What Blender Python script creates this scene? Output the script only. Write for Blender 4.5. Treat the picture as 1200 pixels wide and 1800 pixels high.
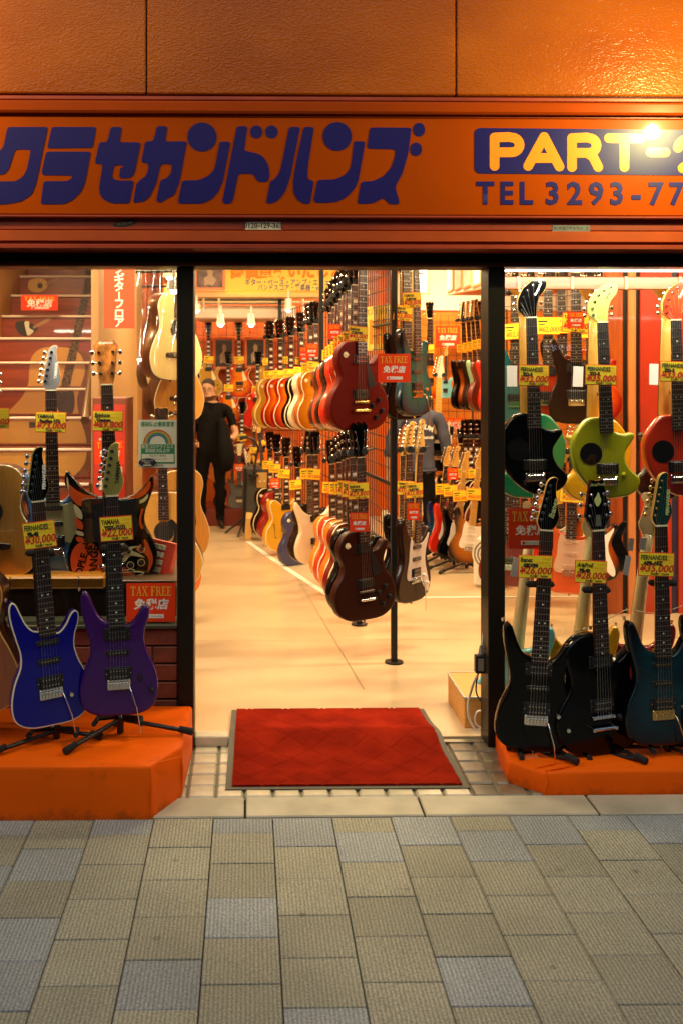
import bpy, math, random
from mathutils import Vector, Matrix
from mathutils.geometry import tessellate_polygon
R = math.radians
rnd = random.Random(7)
sc = bpy.context.scene
for o in list(bpy.data.objects): bpy.data.objects.remove(o)
COL = sc.collection

# ------------------------------------------------------------------ camera
F, CX, HY, CAMH, YAW = 1752.0, 466.0, 645.0, 1.55, R(1.0)
cam_d = bpy.data.cameras.new('camera'); cam = bpy.data.objects.new('camera', cam_d); COL.objects.link(cam)
cam_d.sensor_fit = 'VERTICAL'; cam_d.sensor_height = 36; cam_d.lens = 36 * F / 1800
cam_d.shift_x = (600 - CX) / 1800; cam_d.shift_y = -(900 - HY) / 1800
cam_d.clip_start = .05; cam_d.clip_end = 300
cam.location = (0, 0, CAMH); cam.rotation_euler = (R(90), 0, -YAW)
cam_d.dof.use_dof = True; cam_d.dof.focus_distance = 4.0; cam_d.dof.aperture_fstop = 4.5
sc.camera = cam
def P(px, py, Y):
    x = (px - CX) / F; z = -(py - HY) / F
    c, s = math.cos(YAW), math.sin(YAW)
    wx, wy = x * c + s, c - x * s
    k = Y / wy
    return Vector((wx * k, Y, CAMH + z * k))
def ZG(py):                                    # distance of a ground point seen on row py
    return CAMH * F / (py - HY)
# ------------------------------------------------------------------ world, sun, exposure
W = bpy.data.worlds.new('World'); sc.world = W; W.use_nodes = True
wn = W.node_tree; bg = wn.nodes['Background']
sky = wn.nodes.new('ShaderNodeTexSky'); sky.sky_type = 'NISHITA'; sky.sun_disc = False
sky.sun_elevation = R(14); sky.sun_rotation = R(200); sky.air_density = 1.0; sky.dust_density = 3.0; sky.ozone_density = .6
wn.links.new(sky.outputs[0], bg.inputs[0]); bg.inputs[1].default_value = 0.115
sd = bpy.data.lights.new('evening_sun', 'SUN'); sd.energy = 0.5; sd.angle = R(60); sd.color = (1, .96, .88)
so = bpy.data.objects.new('evening_sun', sd); COL.objects.link(so); so.rotation_euler = (R(32), 0, R(-10))
sc.view_settings.view_transform = 'Standard'; sc.view_settings.look = 'None'
sc.view_settings.gamma = 1; sc.view_settings.use_curve_mapping = False
sc.view_settings.exposure = 0.55
sc.cycles.max_bounces = 8; sc.cycles.transparent_max_bounces = 12; sc.cycles.sample_clamp_indirect = 4
sc.cycles.caustics_reflective = False; sc.cycles.caustics_refractive = False

# ------------------------------------------------------------------ materials
MC = {}
def newmat(name):
    m = bpy.data.materials.new(name); m.use_nodes = True
    return m, m.node_tree, m.node_tree.nodes['Principled BSDF']
def srgb(h):
    h = h.lstrip('#'); v = [int(h[i:i + 2], 16) / 255 for i in (0, 2, 4)]
    return tuple(((c + .055) / 1.055) ** 2.4 if c > .04045 else c / 12.92 for c in v)
def mat(name, col=(.5, .5, .5), rough=.5, metal=0, coat=0, spec=.5, bump=None, var=0, vscale=8, emit=0, stretch=None, trans=0):
    """bump = (scale, strength); var = colour variation amount"""
    if name in MC: return MC[name]
    m, nt, p = newmat(name)
    if isinstance(col, str): col = srgb(col)
    p.inputs['Base Color'].default_value = (*col, 1)
    p.inputs['Roughness'].default_value = rough; p.inputs['Metallic'].default_value = metal
    p.inputs['Coat Weight'].default_value = coat; p.inputs['Coat Roughness'].default_value = .06
    p.inputs['Specular IOR Level'].default_value = spec
    if trans: p.inputs['Transmission Weight'].default_value = trans
    if emit:
        p.inputs['Emission Color'].default_value = (*col, 1); p.inputs['Emission Strength'].default_value = emit
    if bump or var:
        tc = nt.nodes.new('ShaderNodeTexCoord'); mp = nt.nodes.new('ShaderNodeMapping')
        nt.links.new(tc.outputs['Object'], mp.inputs[0])
        if stretch: mp.inputs['Scale'].default_value = stretch
    if var:
        n = nt.nodes.new('ShaderNodeTexNoise'); n.inputs['Scale'].default_value = vscale; n.inputs['Detail'].default_value = 6
        nt.links.new(mp.outputs[0], n.inputs[0])
        mx = nt.nodes.new('ShaderNodeMix'); mx.data_type = 'RGBA'
        mx.inputs[6].default_value = (*[c * (1 - var) for c in col], 1)
        mx.inputs[7].default_value = (*[min(1, c * (1 + var)) for c in col], 1)
        rp = nt.nodes.new('ShaderNodeMapRange'); rp.inputs[1].default_value = .35; rp.inputs[2].default_value = .65
        nt.links.new(n.outputs[0], rp.inputs[0]); nt.links.new(rp.outputs[0], mx.inputs[0])
        nt.links.new(mx.outputs[2], p.inputs['Base Color'])
    if bump:
        n = nt.nodes.new('ShaderNodeTexNoise'); n.inputs['Scale'].default_value = bump[0]; n.inputs['Detail'].default_value = 4
        nt.links.new(mp.outputs[0], n.inputs[0])
        b = nt.nodes.new('ShaderNodeBump'); b.inputs['Strength'].default_value = bump[1]; b.inputs['Distance'].default_value = .004
        nt.links.new(n.outputs[0], b.inputs['Height']); nt.links.new(b.outputs[0], p.inputs['Normal'])
    MC[name] = m
    return m
def burst(name, inner, mid, outer):
    if name in MC: return MC[name]
    m, nt, p = newmat(name); N = nt.nodes; L = nt.links
    tc = N.new('ShaderNodeTexCoord')
    def dist(cz, rad):
        mp = N.new('ShaderNodeMapping'); mp.inputs['Location'].default_value = (0, 0, -cz); L.new(tc.outputs['Object'], mp.inputs[0])
        m2 = N.new('ShaderNodeVectorMath'); m2.operation = 'MULTIPLY'; m2.inputs[1].default_value = (1 / rad, 0, 1 / rad); L.new(mp.outputs[0], m2.inputs[0])
        ln = N.new('ShaderNodeVectorMath'); ln.operation = 'LENGTH'; L.new(m2.outputs[0], ln.inputs[0]); return ln.outputs['Value']
    mn = N.new('ShaderNodeMath'); mn.operation = 'SMOOTH_MIN'; mn.inputs[2].default_value = .25
    L.new(dist(.155, .168), mn.inputs[0]); L.new(dist(.31, .13), mn.inputs[1])
    cr = N.new('ShaderNodeValToRGB'); L.new(mn.outputs[0], cr.inputs[0])
    e = cr.color_ramp.elements; e[0].position = .42; e[0].color = (*srgb(inner), 1); e[1].position = 1.0; e[1].color = (*srgb(outer), 1)
    x = e.new(.74); x.color = (*srgb(mid), 1)
    # faint flame figure of the maple
    wv = N.new('ShaderNodeTexNoise'); wv.inputs['Scale'].default_value = 6; mp = N.new('ShaderNodeMapping'); mp.inputs['Scale'].default_value = (2, 1, 16)
    L.new(tc.outputs['Object'], mp.inputs[0]); L.new(mp.outputs[0], wv.inputs[0])
    mx = N.new('ShaderNodeMix'); mx.data_type = 'RGBA'; mx.blend_type = 'MULTIPLY'; mx.inputs[0].default_value = .35
    L.new(cr.outputs[0], mx.inputs[6]); L.new(wv.outputs['Fac'], mx.inputs[7]); L.new(mx.outputs[2], p.inputs['Base Color'])
    p.inputs['Roughness'].default_value = .25; p.inputs['Coat Weight'].default_value = .35; p.inputs['Specular IOR Level'].default_value = .35
    MC[name] = m; return m
def wood(name, c1, c2, scale=4, axis='Z', rough=.4, coat=0, stretch=14):
    if name in MC: return MC[name]
    m, nt, p = newmat(name); N = nt.nodes; L = nt.links
    tc = N.new('ShaderNodeTexCoord'); mp = N.new('ShaderNodeMapping'); L.new(tc.outputs['Object'], mp.inputs[0])
    s = [stretch] * 3; s['XYZ'.index(axis)] = 1; mp.inputs['Scale'].default_value = s
    n = N.new('ShaderNodeTexNoise'); n.inputs['Scale'].default_value = scale; n.inputs['Detail'].default_value = 8; n.inputs['Distortion'].default_value = .6
    L.new(mp.outputs[0], n.inputs[0]); cr = N.new('ShaderNodeValToRGB'); L.new(n.outputs[0], cr.inputs[0])
    cr.color_ramp.elements[0].position = .3; cr.color_ramp.elements[1].position = .7
    cr.color_ramp.elements[0].color = (*srgb(c1), 1); cr.color_ramp.elements[1].color = (*srgb(c2), 1)
    L.new(cr.outputs[0], p.inputs['Base Color']); p.inputs['Roughness'].default_value = rough; p.inputs['Coat Weight'].default_value = coat
    MC[name] = m; return m
def glass_mat():
    if 'window glass' in MC: return MC['window glass']
    m, nt, p = newmat('window glass'); N = nt.nodes; L = nt.links; N.remove(p); out = N['Material Output']
    t = N.new('ShaderNodeBsdfTransparent'); t.inputs[0].default_value = (.93, .95, .93, 1)
    g = N.new('ShaderNodeBsdfGlossy'); g.inputs['Roughness'].default_value = .0
    fr = N.new('ShaderNodeFresnel'); fr.inputs[0].default_value = 1.5
    ms = N.new('ShaderNodeMixShader'); L.new(fr.outputs[0], ms.inputs[0]); L.new(t.outputs[0], ms.inputs[1]); L.new(g.outputs[0], ms.inputs[2])
    L.new(ms.outputs[0], out.inputs[0]); MC['window glass'] = m; return m
BLACK = mat('black plastic', (.012, .012, .013), .35)
FOAM = mat('black foam', (.012, .011, .011), .9, bump=(300, .5))
CHROME = mat('chrome', (.75, .75, .76), .12, 1)
STEEL = mat('string steel', (.62, .6, .56), .3, 1)
GOLD = mat('gold hardware', (.85, .62, .25), .2, 1)
CREAM = mat('cream plastic', '#efe2b8', .35)
WHITEP = mat('white plastic', '#eee8da', .35)
PEARL = mat('pearl inlay', '#e8e4d8', .3)
ROSE = wood('rosewood', '#1c0e08', '#35190e', 12, 'Z', .5)
MAPLE = wood('maple neck', '#d9a044', '#e8b860', 8, 'Z', .35, .3)
PALEM = wood('pale maple', '#ddc890', '#eadba8', 8, 'Z', .35, .3)
MAHO = wood('mahogany', '#5a1d0c', '#7c2c12', 10, 'Z', .35, .3)
BLKMETAL = mat('black painted steel', (.012, .012, .012), .45, .3)
def gloss(name, col, rough=.22, coat=.45, var=0.0): return mat(name, col, rough, 0, coat, var=var)

# ------------------------------------------------------------------ mesh helpers
class MB:
    def __init__(s): s.v = []; s.f = []; s.m = []; s.sm = []
    def add(s, vs, fs, mi=0, smooth=False, M=None):
        b = len(s.v)
        s.v += [tuple(M @ Vector(v)) if M else tuple(v) for v in vs]
        for f in fs: s.f.append([b + i for i in f]); s.m.append(mi); s.sm.append(smooth)
        return s
    def box(s, x0, x1, y0, y1, z0, z1, mi=0, M=None):
        return s.add([(x0, y0, z0), (x1, y0, z0), (x1, y1, z0), (x0, y1, z0), (x0, y0, z1), (x1, y0, z1), (x1, y1, z1), (x0, y1, z1)],
                     [(0, 3, 2, 1), (4, 5, 6, 7), (0, 1, 5, 4), (1, 2, 6, 5), (2, 3, 7, 6), (3, 0, 4, 7)], mi, False, M)
    def bbox(s, x0, x1, y0, y1, z0, z1, b=.003, mi=0, M=None):   # box with chamfered edges
        import itertools
        vs = []; idx = {}
        X, Y, Z = (x0, x1), (y0, y1), (z0, z1)
        for i, j, k in itertools.product((0, 1), repeat=3):
            sx, sy, sz = (1, -1)[i], (1, -1)[j], (1, -1)[k]
            for a in range(3):
                p = [X[i] + sx * b, Y[j] + sy * b, Z[k] + sz * b]; p[a] -= (sx, sy, sz)[a] * b
                idx[(i, j, k, a)] = len(vs); vs.append(p)
        fs = []
        for a in range(3):
            u, w = [t for t in range(3) if t != a]
            for e in (0, 1):
                q = []
                for (p1, p2) in ((0, 0), (1, 0), (1, 1), (0, 1)):
                    c = [0, 0, 0]; c[a] = e; c[u] = p1; c[w] = p2; q.append(idx[(*c, a)])
                fs.append(q if (e == 1) == (a != 1) else q[::-1])
            for p1, p2 in itertools.product((0, 1), repeat=2):
                c = [0, 0, 0]; c[u] = p1; c[w] = p2
                c0 = list(c); c0[a] = 0; c1 = list(c); c1[a] = 1
                fs.append([idx[(*c0, u)], idx[(*c1, u)], idx[(*c1, w)], idx[(*c0, w)]])
        for i, j, k in itertools.product((0, 1), repeat=3): fs.append([idx[(i, j, k, a)] for a in range(3)])
        return s.add(vs, fs, mi, False, M)
    def tube(s, pts, r, n=8, mi=0, caps=True, smooth=True, M=None):
        pts = [Vector(p) for p in pts]; rs = r if isinstance(r, (list, tuple)) else [r] * len(pts)
        vs = []; fs = []; up = None
        for i, p in enumerate(pts):
            d = (pts[min(i + 1, len(pts) - 1)] - pts[max(i - 1, 0)]).normalized()
            if up is None: up = Vector((0, 0, 1)) if abs(d.z) < .9 else Vector((0, 1, 0))
            a = d.cross(up).normalized(); b = a.cross(d).normalized(); up = b
            for k in range(n):
                t = 2 * math.pi * k / n; vs.append(p + (a * math.cos(t) + b * math.sin(t)) * rs[i])
        for i in range(len(pts) - 1):
            for k in range(n): fs.append((i * n + k, i * n + (k + 1) % n, (i + 1) * n + (k + 1) % n, (i + 1) * n + k))
        s.add(vs, fs, mi, smooth, M)
        if caps:
            s.add(vs[:n], [list(range(n))[::-1]], mi, False, M); s.add(vs[-n:], [list(range(n))], mi, False, M)
        return s
    def ball(s, c, r, n=10, m=6, mi=0, sc_=(1, 1, 1), M=None):
        vs = []; fs = []
        for i in range(m + 1):
            th = math.pi * i / m
            for k in range(n):
                t = 2 * math.pi * k / n
                vs.append((c[0] + r * sc_[0] * math.sin(th) * math.cos(t), c[1] + r * sc_[1] * math.sin(th) * math.sin(t), c[2] + r * sc_[2] * math.cos(th)))
        for i in range(m):
            for k in range(n): fs.append((i * n + k, (i + 1) * n + k, (i + 1) * n + (k + 1) % n, i * n + (k + 1) % n))
        return s.add(vs, fs, mi, True, M)
    def prism(s, pts, y0, y1, mi=0, bev=0, mside=None, smooth=False, M=None):  # outline in xz, front y0 < back y1
        mside = mi if mside is None else mside
        if area(pts) < 0: pts = pts[::-1]
        n = len(pts)
        if bev: rings = [(inset(pts, bev), y0), (pts, y0 + bev), (pts, y1)]
        else: rings = [(pts, y0), (pts, y1)]
        for (a, ya), (b, yb) in zip(rings, rings[1:]):
            s.add([(x, ya, z) for x, z in a] + [(x, yb, z) for x, z in b], [(k, k + n, (k + 1) % n + n, (k + 1) % n) for k in range(n)], mside, smooth, M)
        s.add([(x, y0, z) for x, z in rings[0][0]], [list(range(n))], mi, False, M)
        s.add([(x, y1, z) for x, z in pts], [list(range(n))[::-1]], mside, False, M)
        return s
    def mesh(s, name, mats):
        me = bpy.data.meshes.new(name); me.from_pydata(s.v, [], s.f)
        for m in mats: me.materials.append(m)
        me.polygons.foreach_set('material_index', s.m); me.polygons.foreach_set('use_smooth', s.sm); me.update()
        return me
def area(p): return sum(p[i][0] * p[(i + 1) % len(p)][1] - p[(i + 1) % len(p)][0] * p[i][1] for i in range(len(p))) / 2
def inset(p, d):
    n = len(p); out = []
    for i in range(n):
        a, b, c = Vector(p[i - 1]), Vector(p[i]), Vector(p[(i + 1) % n])
        e1 = (b - a); e2 = (c - b)
        if e1.length < 1e-9 or e2.length < 1e-9: out.append(tuple(b)); continue
        e1.normalize(); e2.normalize()
        nn = Vector((-e1.y, e1.x)) + Vector((-e2.y, e2.x))
        if nn.length < 1e-6: out.append(tuple(b)); continue
        nn.normalize(); out.append(tuple(b + nn * d))
    return out
def spline(p, k=5, cm=True):
    n = len(p); out = []
    for i in range(n):
        p0, p1, p2, p3 = [Vector(p[(i + j) % n]) for j in (-1, 0, 1, 2)]
        for t in range(k):
            u = t / k
            out.append(tuple(.5 * ((2 * p1) + (p2 - p0) * u + (2 * p0 - 5 * p1 + 4 * p2 - p3) * u * u + (3 * p1 - p0 - 3 * p2 + p3) * u ** 3)))
    q = [(x / 100, z / 100) for x, z in out] if cm else out
    return q if area(q) > 0 else q[::-1]
def rounded(p, r, n=4):
    out = []; L = len(p)
    for i in range(L):
        a, b, c = Vector(p[i - 1]), Vector(p[i]), Vector(p[(i + 1) % L])
        d1, d2 = (a - b), (c - b); q = min(r, d1.length * .48, d2.length * .48)
        s, e = b + d1.normalized() * q, b + d2.normalized() * q
        for k in range(n + 1):
            t = k / n; out.append(tuple(s * (1 - t) ** 2 + b * 2 * t * (1 - t) + e * t * t))
    return out
def disc(cx, cz, rx, rz=None, n=28): rz = rz or rx; return [(cx + rx * math.cos(2 * math.pi * k / n), cz + rz * math.sin(2 * math.pi * k / n)) for k in range(n)]
def link(name, me, parent=None, loc=(0, 0, 0), rot=(0, 0, 0), scale=(1, 1, 1), mats=None, label=None, cat=None, group=None, kind=None):
    o = bpy.data.objects.new(name, me); COL.objects.link(o)
    o.parent = parent; o.location = loc; o.rotation_euler = rot; o.scale = scale
    if mats:
        for i, m in enumerate(mats):
            if i < len(o.material_slots): o.material_slots[i].link = 'OBJECT'; o.material_slots[i].material = m
    if label: o['label'] = label
    if cat: o['category'] = cat
    if group: o['group'] = group
    if kind: o['kind'] = kind
    return o
def fit(l):
    w = l.split()
    if len(w) > 16: l = l.replace('yellow price tag on the', 'price tag on').replace('black foam hanger of the', 'hanger of').replace(' with white pickguard', '', 1).replace(' with cream pickguard', '')
    w = l.split(); return ' '.join(w[:16])
def thing(name, label, cat, loc=(0, 0, 0), rot=(0, 0, 0), scale=(1, 1, 1), group=None):
    return link(name, None, None, loc, rot, scale, None, fit(label), cat, group)
def struct(name, me, **k): return link(name, me, kind='structure', **k)
TXT = {}
def text_mesh(s, size, bold=0, shear=0, sx=1.0, align='CENTER', res=2, spacing=1.0, depth=0):
    key = (s, size, bold, shear, sx, align, res, spacing)
    if key in TXT: return TXT[key]
    c = bpy.data.curves.new('text', 'FONT'); c.body = s; c.size = size; c.offset = bold; c.shear = shear
    c.align_x = align; c.align_y = 'CENTER'; c.resolution_u = res; c.fill_mode = 'FRONT'; c.space_character = spacing
    o = bpy.data.objects.new('t', c); COL.objects.link(o)
    dg = bpy.context.evaluated_depsgraph_get(); dg.update()
    me = bpy.data.meshes.new_from_object(o.evaluated_get(dg)); bpy.data.objects.remove(o)
    me.transform(Matrix.Rotation(R(90), 4, 'X') @ Matrix.Diagonal((sx, 1, 1, 1)))
    me.name = 'lettering'; me.materials.clear(); me.materials.append(None)
    TXT[key] = me; return me
def letters(s, parent, x, z, y, size, m, bold=0, shear=0, sx=1.0, align='CENTER', roll=0, name='lettering', spacing=1.0, res=2):
    return link(name, text_mesh(s, size, bold, shear, sx, align, res, spacing), parent, (x, y, z), (0, -roll, 0), mats=[m])
def uid(name, base=[0]): return name

# ================================================================== THE STREET
def zz(py, Y, px=600): return P(px, py, Y).z
def xx(px, Y): return P(px, 645, Y).x
def floor_mat(name, c, rough, bump, var, vs=3): return mat(name, c, rough, bump=bump, var=var, vscale=vs)
base_m = mat('street base', (.10, .095, .085), .9, var=.2)
struct('street_ground', MB().box(-30, 30, -30, 3.56, -.2, -.03).mesh('street_ground', [base_m]))
def paver_mat(name, col):
    if name in MC: return MC[name]
    m, nt, p = newmat(name); N = nt.nodes; L = nt.links
    geo = N.new('ShaderNodeNewGeometry'); sx = N.new('ShaderNodeSeparateXYZ'); L.new(geo.outputs['Position'], sx.inputs[0])
    n = N.new('ShaderNodeTexNoise'); n.inputs['Scale'].default_value = 160; n.inputs['Detail'].default_value = 3; L.new(geo.outputs['Position'], n.inputs[0])
    n2 = N.new('ShaderNodeTexNoise'); n2.inputs['Scale'].default_value = 2.2; n2.inputs['Detail'].default_value = 5; L.new(geo.outputs['Position'], n2.inputs[0])
    nw = N.new('ShaderNodeTexNoise'); nw.inputs['Scale'].default_value = 45; L.new(geo.outputs['Position'], nw.inputs[0])
    # ribs running away from the shop
    a = N.new('ShaderNodeMath'); a.operation = 'MULTIPLY'; a.inputs[1].default_value = 2 * math.pi / .0112; L.new(sx.outputs[0], a.inputs[0])
    w = N.new('ShaderNodeMath'); w.operation = 'MULTIPLY_ADD'; w.inputs[1].default_value = 2.2; L.new(nw.outputs[0], w.inputs[0]); L.new(a.outputs[0], w.inputs[2])
    s = N.new('ShaderNodeMath'); s.operation = 'SINE'; L.new(w.outputs[0], s.inputs[0])
    sm = N.new('ShaderNodeMath'); sm.operation = 'MULTIPLY_ADD'; sm.inputs[1].default_value = .5; L.new(s.outputs[0], sm.inputs[0]); L.new(n.outputs[0], sm.inputs[2])
    b = N.new('ShaderNodeBump'); b.inputs['Strength'].default_value = .7; b.inputs['Distance'].default_value = .0022; L.new(sm.outputs[0], b.inputs['Height']); L.new(b.outputs[0], p.inputs['Normal'])
    # stone grain, darker along the rib grooves
    cr = N.new('ShaderNodeValToRGB'); L.new(n.outputs[0], cr.inputs[0]); c = Vector(col)
    cr.color_ramp.elements[0].position = .32; cr.color_ramp.elements[0].color = (*(c * .62), 1)
    cr.color_ramp.elements[1].position = .68; cr.color_ramp.elements[1].color = (*(c * 1.35), 1)
    mr = N.new('ShaderNodeMapRange'); mr.inputs[1].default_value = -1; mr.inputs[2].default_value = .2; mr.inputs[3].default_value = .66; mr.inputs[4].default_value = 1.02; L.new(s.outputs[0], mr.inputs[0])
    m2 = N.new('ShaderNodeMapRange'); m2.inputs[1].default_value = .3; m2.inputs[2].default_value = .7; m2.inputs[3].default_value = .78; m2.inputs[4].default_value = 1.12; L.new(n2.outputs[0], m2.inputs[0])
    mm = N.new('ShaderNodeMath'); mm.operation = 'MULTIPLY'; L.new(mr.outputs[0], mm.inputs[0]); L.new(m2.outputs[0], mm.inputs[1])
    oi = N.new('ShaderNodeObjectInfo'); m3 = N.new('ShaderNodeMapRange'); m3.inputs[3].default_value = .88; m3.inputs[4].default_value = 1.1; L.new(oi.outputs['Random'], m3.inputs[0])
    mm2 = N.new('ShaderNodeMath'); mm2.operation = 'MULTIPLY'; L.new(mm.outputs[0], mm2.inputs[0]); L.new(m3.outputs[0], mm2.inputs[1])
    vm = N.new('ShaderNodeVectorMath'); vm.operation = 'SCALE'; L.new(cr.outputs[0], vm.inputs[0]); L.new(mm2.outputs[0], vm.inputs[3]); L.new(vm.outputs[0], p.inputs['Base Color'])
    sp = N.new('ShaderNodeTexVoronoi'); sp.inputs['Scale'].default_value = 5.5; L.new(geo.outputs['Position'], sp.inputs[0])
    ns = N.new('ShaderNodeTexNoise'); ns.inputs['Scale'].default_value = 60; L.new(geo.outputs['Position'], ns.inputs[0])
    ad = N.new('ShaderNodeMath'); ad.operation = 'MULTIPLY_ADD'; ad.inputs[1].default_value = .05; L.new(ns.outputs[0], ad.inputs[0]); L.new(sp.outputs['Distance'], ad.inputs[2])
    sm2 = N.new('ShaderNodeMapRange'); sm2.inputs[1].default_value = .075; sm2.inputs[2].default_value = .095; sm2.inputs[3].default_value = .45; sm2.inputs[4].default_value = 0; L.new(ad.outputs[0], sm2.inputs[0])
    gm = N.new('ShaderNodeMix'); gm.data_type = 'RGBA'; L.new(sm2.outputs[0], gm.inputs[0]); L.new(vm.outputs[0], gm.inputs[6]); gm.inputs[7].default_value = (.07, .055, .04, 1); L.new(gm.outputs[2], p.inputs['Base Color'])
    p.inputs['Roughness'].default_value = .8
    MC[name] = m; return m
PV_B = paver_mat('sand coloured paver', (.345, .325, .25)); PV_G = paver_mat('blue grey paver', (.32, .335, .345))
pave = struct('pavement', MB().box(-4.2, 5.2, -1.0, 3.424, -.028, -.006).mesh('pavement', [mat('dark joint sand', (.02, .018, .013), .95)]))
PW = .2032; PX0 = P(479, 1438, 3.424).x; PE = 3.424
tile_full = MB().bbox(-PW / 2 + .0016, PW / 2 - .0016, -PW / 2 + .0016, PW / 2 - .0016, -.012, .0, .0018).mesh('paver', [None])
tile_half = MB().bbox(-PW / 2 + .0016, PW / 2 - .0016, -.054 + .0012, .054 - .0012, -.012, .0, .0018).mesh('paver', [None])
grey = {(0, 0), (-1, 0), (-1, 3), (-2, 4), (-3, 0), (-4, 1), (-4, 3), (-4, 4), (1, 1), (0, 5), (2, 0), (2, 4), (3, 1), (4, 0), (5, 0), (6, 0), (-5, 0), (-5, 2), (7, 3), (8, 1), (-6, 4), (1, 7)}
for c in range(-7, 11):
    y = PE
    for r in range(0, 9):
        half = (r == 0 and c % 2 != 0); h = .108 if half else PW
        g = (c, r) in grey
        t = link('paver', tile_half if half else tile_full, pave, (PX0 + (c + .5) * PW, y - h / 2, rnd.uniform(-.0012, .0012)), (rnd.uniform(-.003, .003), rnd.uniform(-.003, .003), 0), mats=[PV_G if g else PV_B])
        if g: t['label'] = 'blue grey ribbed paving stone'
        y -= h
# kerb strip of concrete slabs
kerb_m = mat('kerb concrete', (.44, .385, .29), .75, bump=(90, .25), var=.16, vscale=5)
kerb = struct('kerb', MB().box(-4.2, 5.2, 3.43, 3.586, -.05, -.012).mesh('kerb', [mat('dark joint sand', (.02, .018, .013), .95)]))
kx = [-4.2, -1.4, xx(431, 3.5), xx(741, 3.5), xx(1032, 3.5) + .02, 2.1, 3.2, 5.2]
for a, b in zip(kx, kx[1:]):
    link('kerb_slab', MB().bbox(a + .004, b - .004, 3.430, 3.582, -.012, .004, .004).mesh('kerb_slab', [kerb_m]), kerb)
# small glazed tiles of the threshold
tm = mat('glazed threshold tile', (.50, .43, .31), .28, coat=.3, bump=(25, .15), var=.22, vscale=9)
tm2 = mat('shaded threshold tile', (.16, .125, .085), .3, coat=.3, bump=(25, .15), var=.25, vscale=9)  # same glazed tile with the shade of the right side put in its colour
porch = struct('threshold', MB().box(-4.2, 5.2, 3.586, 4.2, -.05, -.006).mesh('threshold', [mat('grey grout', (.16, .14, .10), .9)]))
tl = MB().bbox(-.047, .047, -.047, .047, -.012, .002, .006).mesh('threshold_tile', [None])
for i in range(-9, 16):
    for j in range(5):
        x = xx(382, 3.8) + (i + .5) * .1035; y = 3.64 + j * .1035
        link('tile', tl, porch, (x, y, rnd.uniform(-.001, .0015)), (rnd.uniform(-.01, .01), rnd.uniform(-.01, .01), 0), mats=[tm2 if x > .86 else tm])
# ================================================================== FACADE
OR = srgb('#d9480a')
sign_m = mat('orange enamel', (.31, .045, .001), .3, coat=.12, spec=.06, var=.05, vscale=4)
trim_m = mat('orange painted trim', (.28, .037, .001), .3, coat=.08, spec=.1, var=.08, vscale=3)
dark_m = mat('maroon and shadowed steel', (.24, .026, .006), .4, coat=.1, var=.15, vscale=5)  # maroon that also paints in the shadow on the upper ledge band
frame_m = mat('dark bronze aluminium', (.010, .008, .006), .4, .1, spec=.25)
def emboss():
    m, nt, p = newmat('embossed orange steel'); N = nt.nodes; L = nt.links
    tc = N.new('ShaderNodeTexCoord'); mp = N.new('ShaderNodeMapping'); mp.inputs['Scale'].default_value = (1, 1, 1.9); L.new(tc.outputs['Object'], mp.inputs[0])
    d = N.new('ShaderNodeTexNoise'); d.inputs['Scale'].default_value = 22; L.new(mp.outputs[0], d.inputs[0])
    ad = N.new('ShaderNodeVectorMath'); ad.operation = 'MULTIPLY_ADD'; ad.inputs[1].default_value = (.05, .05, .05); L.new(d.outputs['Color'], ad.inputs[0]); L.new(mp.outputs[0], ad.inputs[2])
    v = N.new('ShaderNodeTexVoronoi'); v.feature = 'SMOOTH_F1'; v.inputs['Scale'].default_value = 80; L.new(ad.outputs[0], v.inputs[0])
    b = N.new('ShaderNodeBump'); b.inputs['Strength'].default_value = .5; b.inputs['Distance'].default_value = .004; L.new(v.outputs['Distance'], b.inputs['Height']); L.new(b.outputs[0], p.inputs['Normal'])
    n = N.new('ShaderNodeTexNoise'); n.inputs['Scale'].default_value = 1.7; n.inputs['Detail'].default_value = 7; L.new(mp.outputs[0], n.inputs[0])
    cr = N.new('ShaderNodeValToRGB'); cr.color_ramp.elements[0].position = .3; cr.color_ramp.elements[1].position = .7
    cr.color_ramp.elements[0].color = (.24, .046, .001, 1); cr.color_ramp.elements[1].color = (.34, .078, .001, 1); L.new(n.outputs[0], cr.inputs[0]); L.new(cr.outputs[0], p.inputs['Base Color'])
    p.inputs['Roughness'].default_value = .30; p.inputs['Specular IOR Level'].default_value = .22
    return m
emb = emboss()
clad = thing('facade_cladding', 'embossed orange steel panels on the wall above the shop sign', 'wall cladding')
link('backing', MB().box(-3.4, 4.4, 3.975, 4.3, zz(178, 3.9), 4.4).mesh('backing', [dark_m]), clad)
s1, s2 = xx(258, 3.94), xx(801, 3.94); pw = s2 - s1; xs = [s1 - 2 * pw, s1 - pw, s1, s2, s2 + pw, s2 + 2 * pw]
for a, b in zip(xs, xs[1:]):
    for (za, zb) in ((zz(166, 3.94), 3.55), (3.556, 4.4)):
        link('metal_panel', MB().bbox(a + .003, b - .003, 3.94, 3.974, za, zb, .005).mesh('metal_panel', [emb]), clad)
housing = thing('shutter_housing', 'orange and maroon steel shutter housing over the shop entrance', 'shutter box')
def band(name, p0, p1, yf, yb, m, bev=.003):
    link(name, MB().bbox(-3.4, 4.4, yf, yb, zz(p1, yf), zz(p0, yf), bev).mesh(name, [m]), housing)
band('ledge', 170, 177, 3.92, 4.0, dark_m); band('ledge', 177.6, 199, 3.875, 4.0, trim_m, .008); band('ledge', 199.5, 207, 3.91, 4.0, dark_m)
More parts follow.
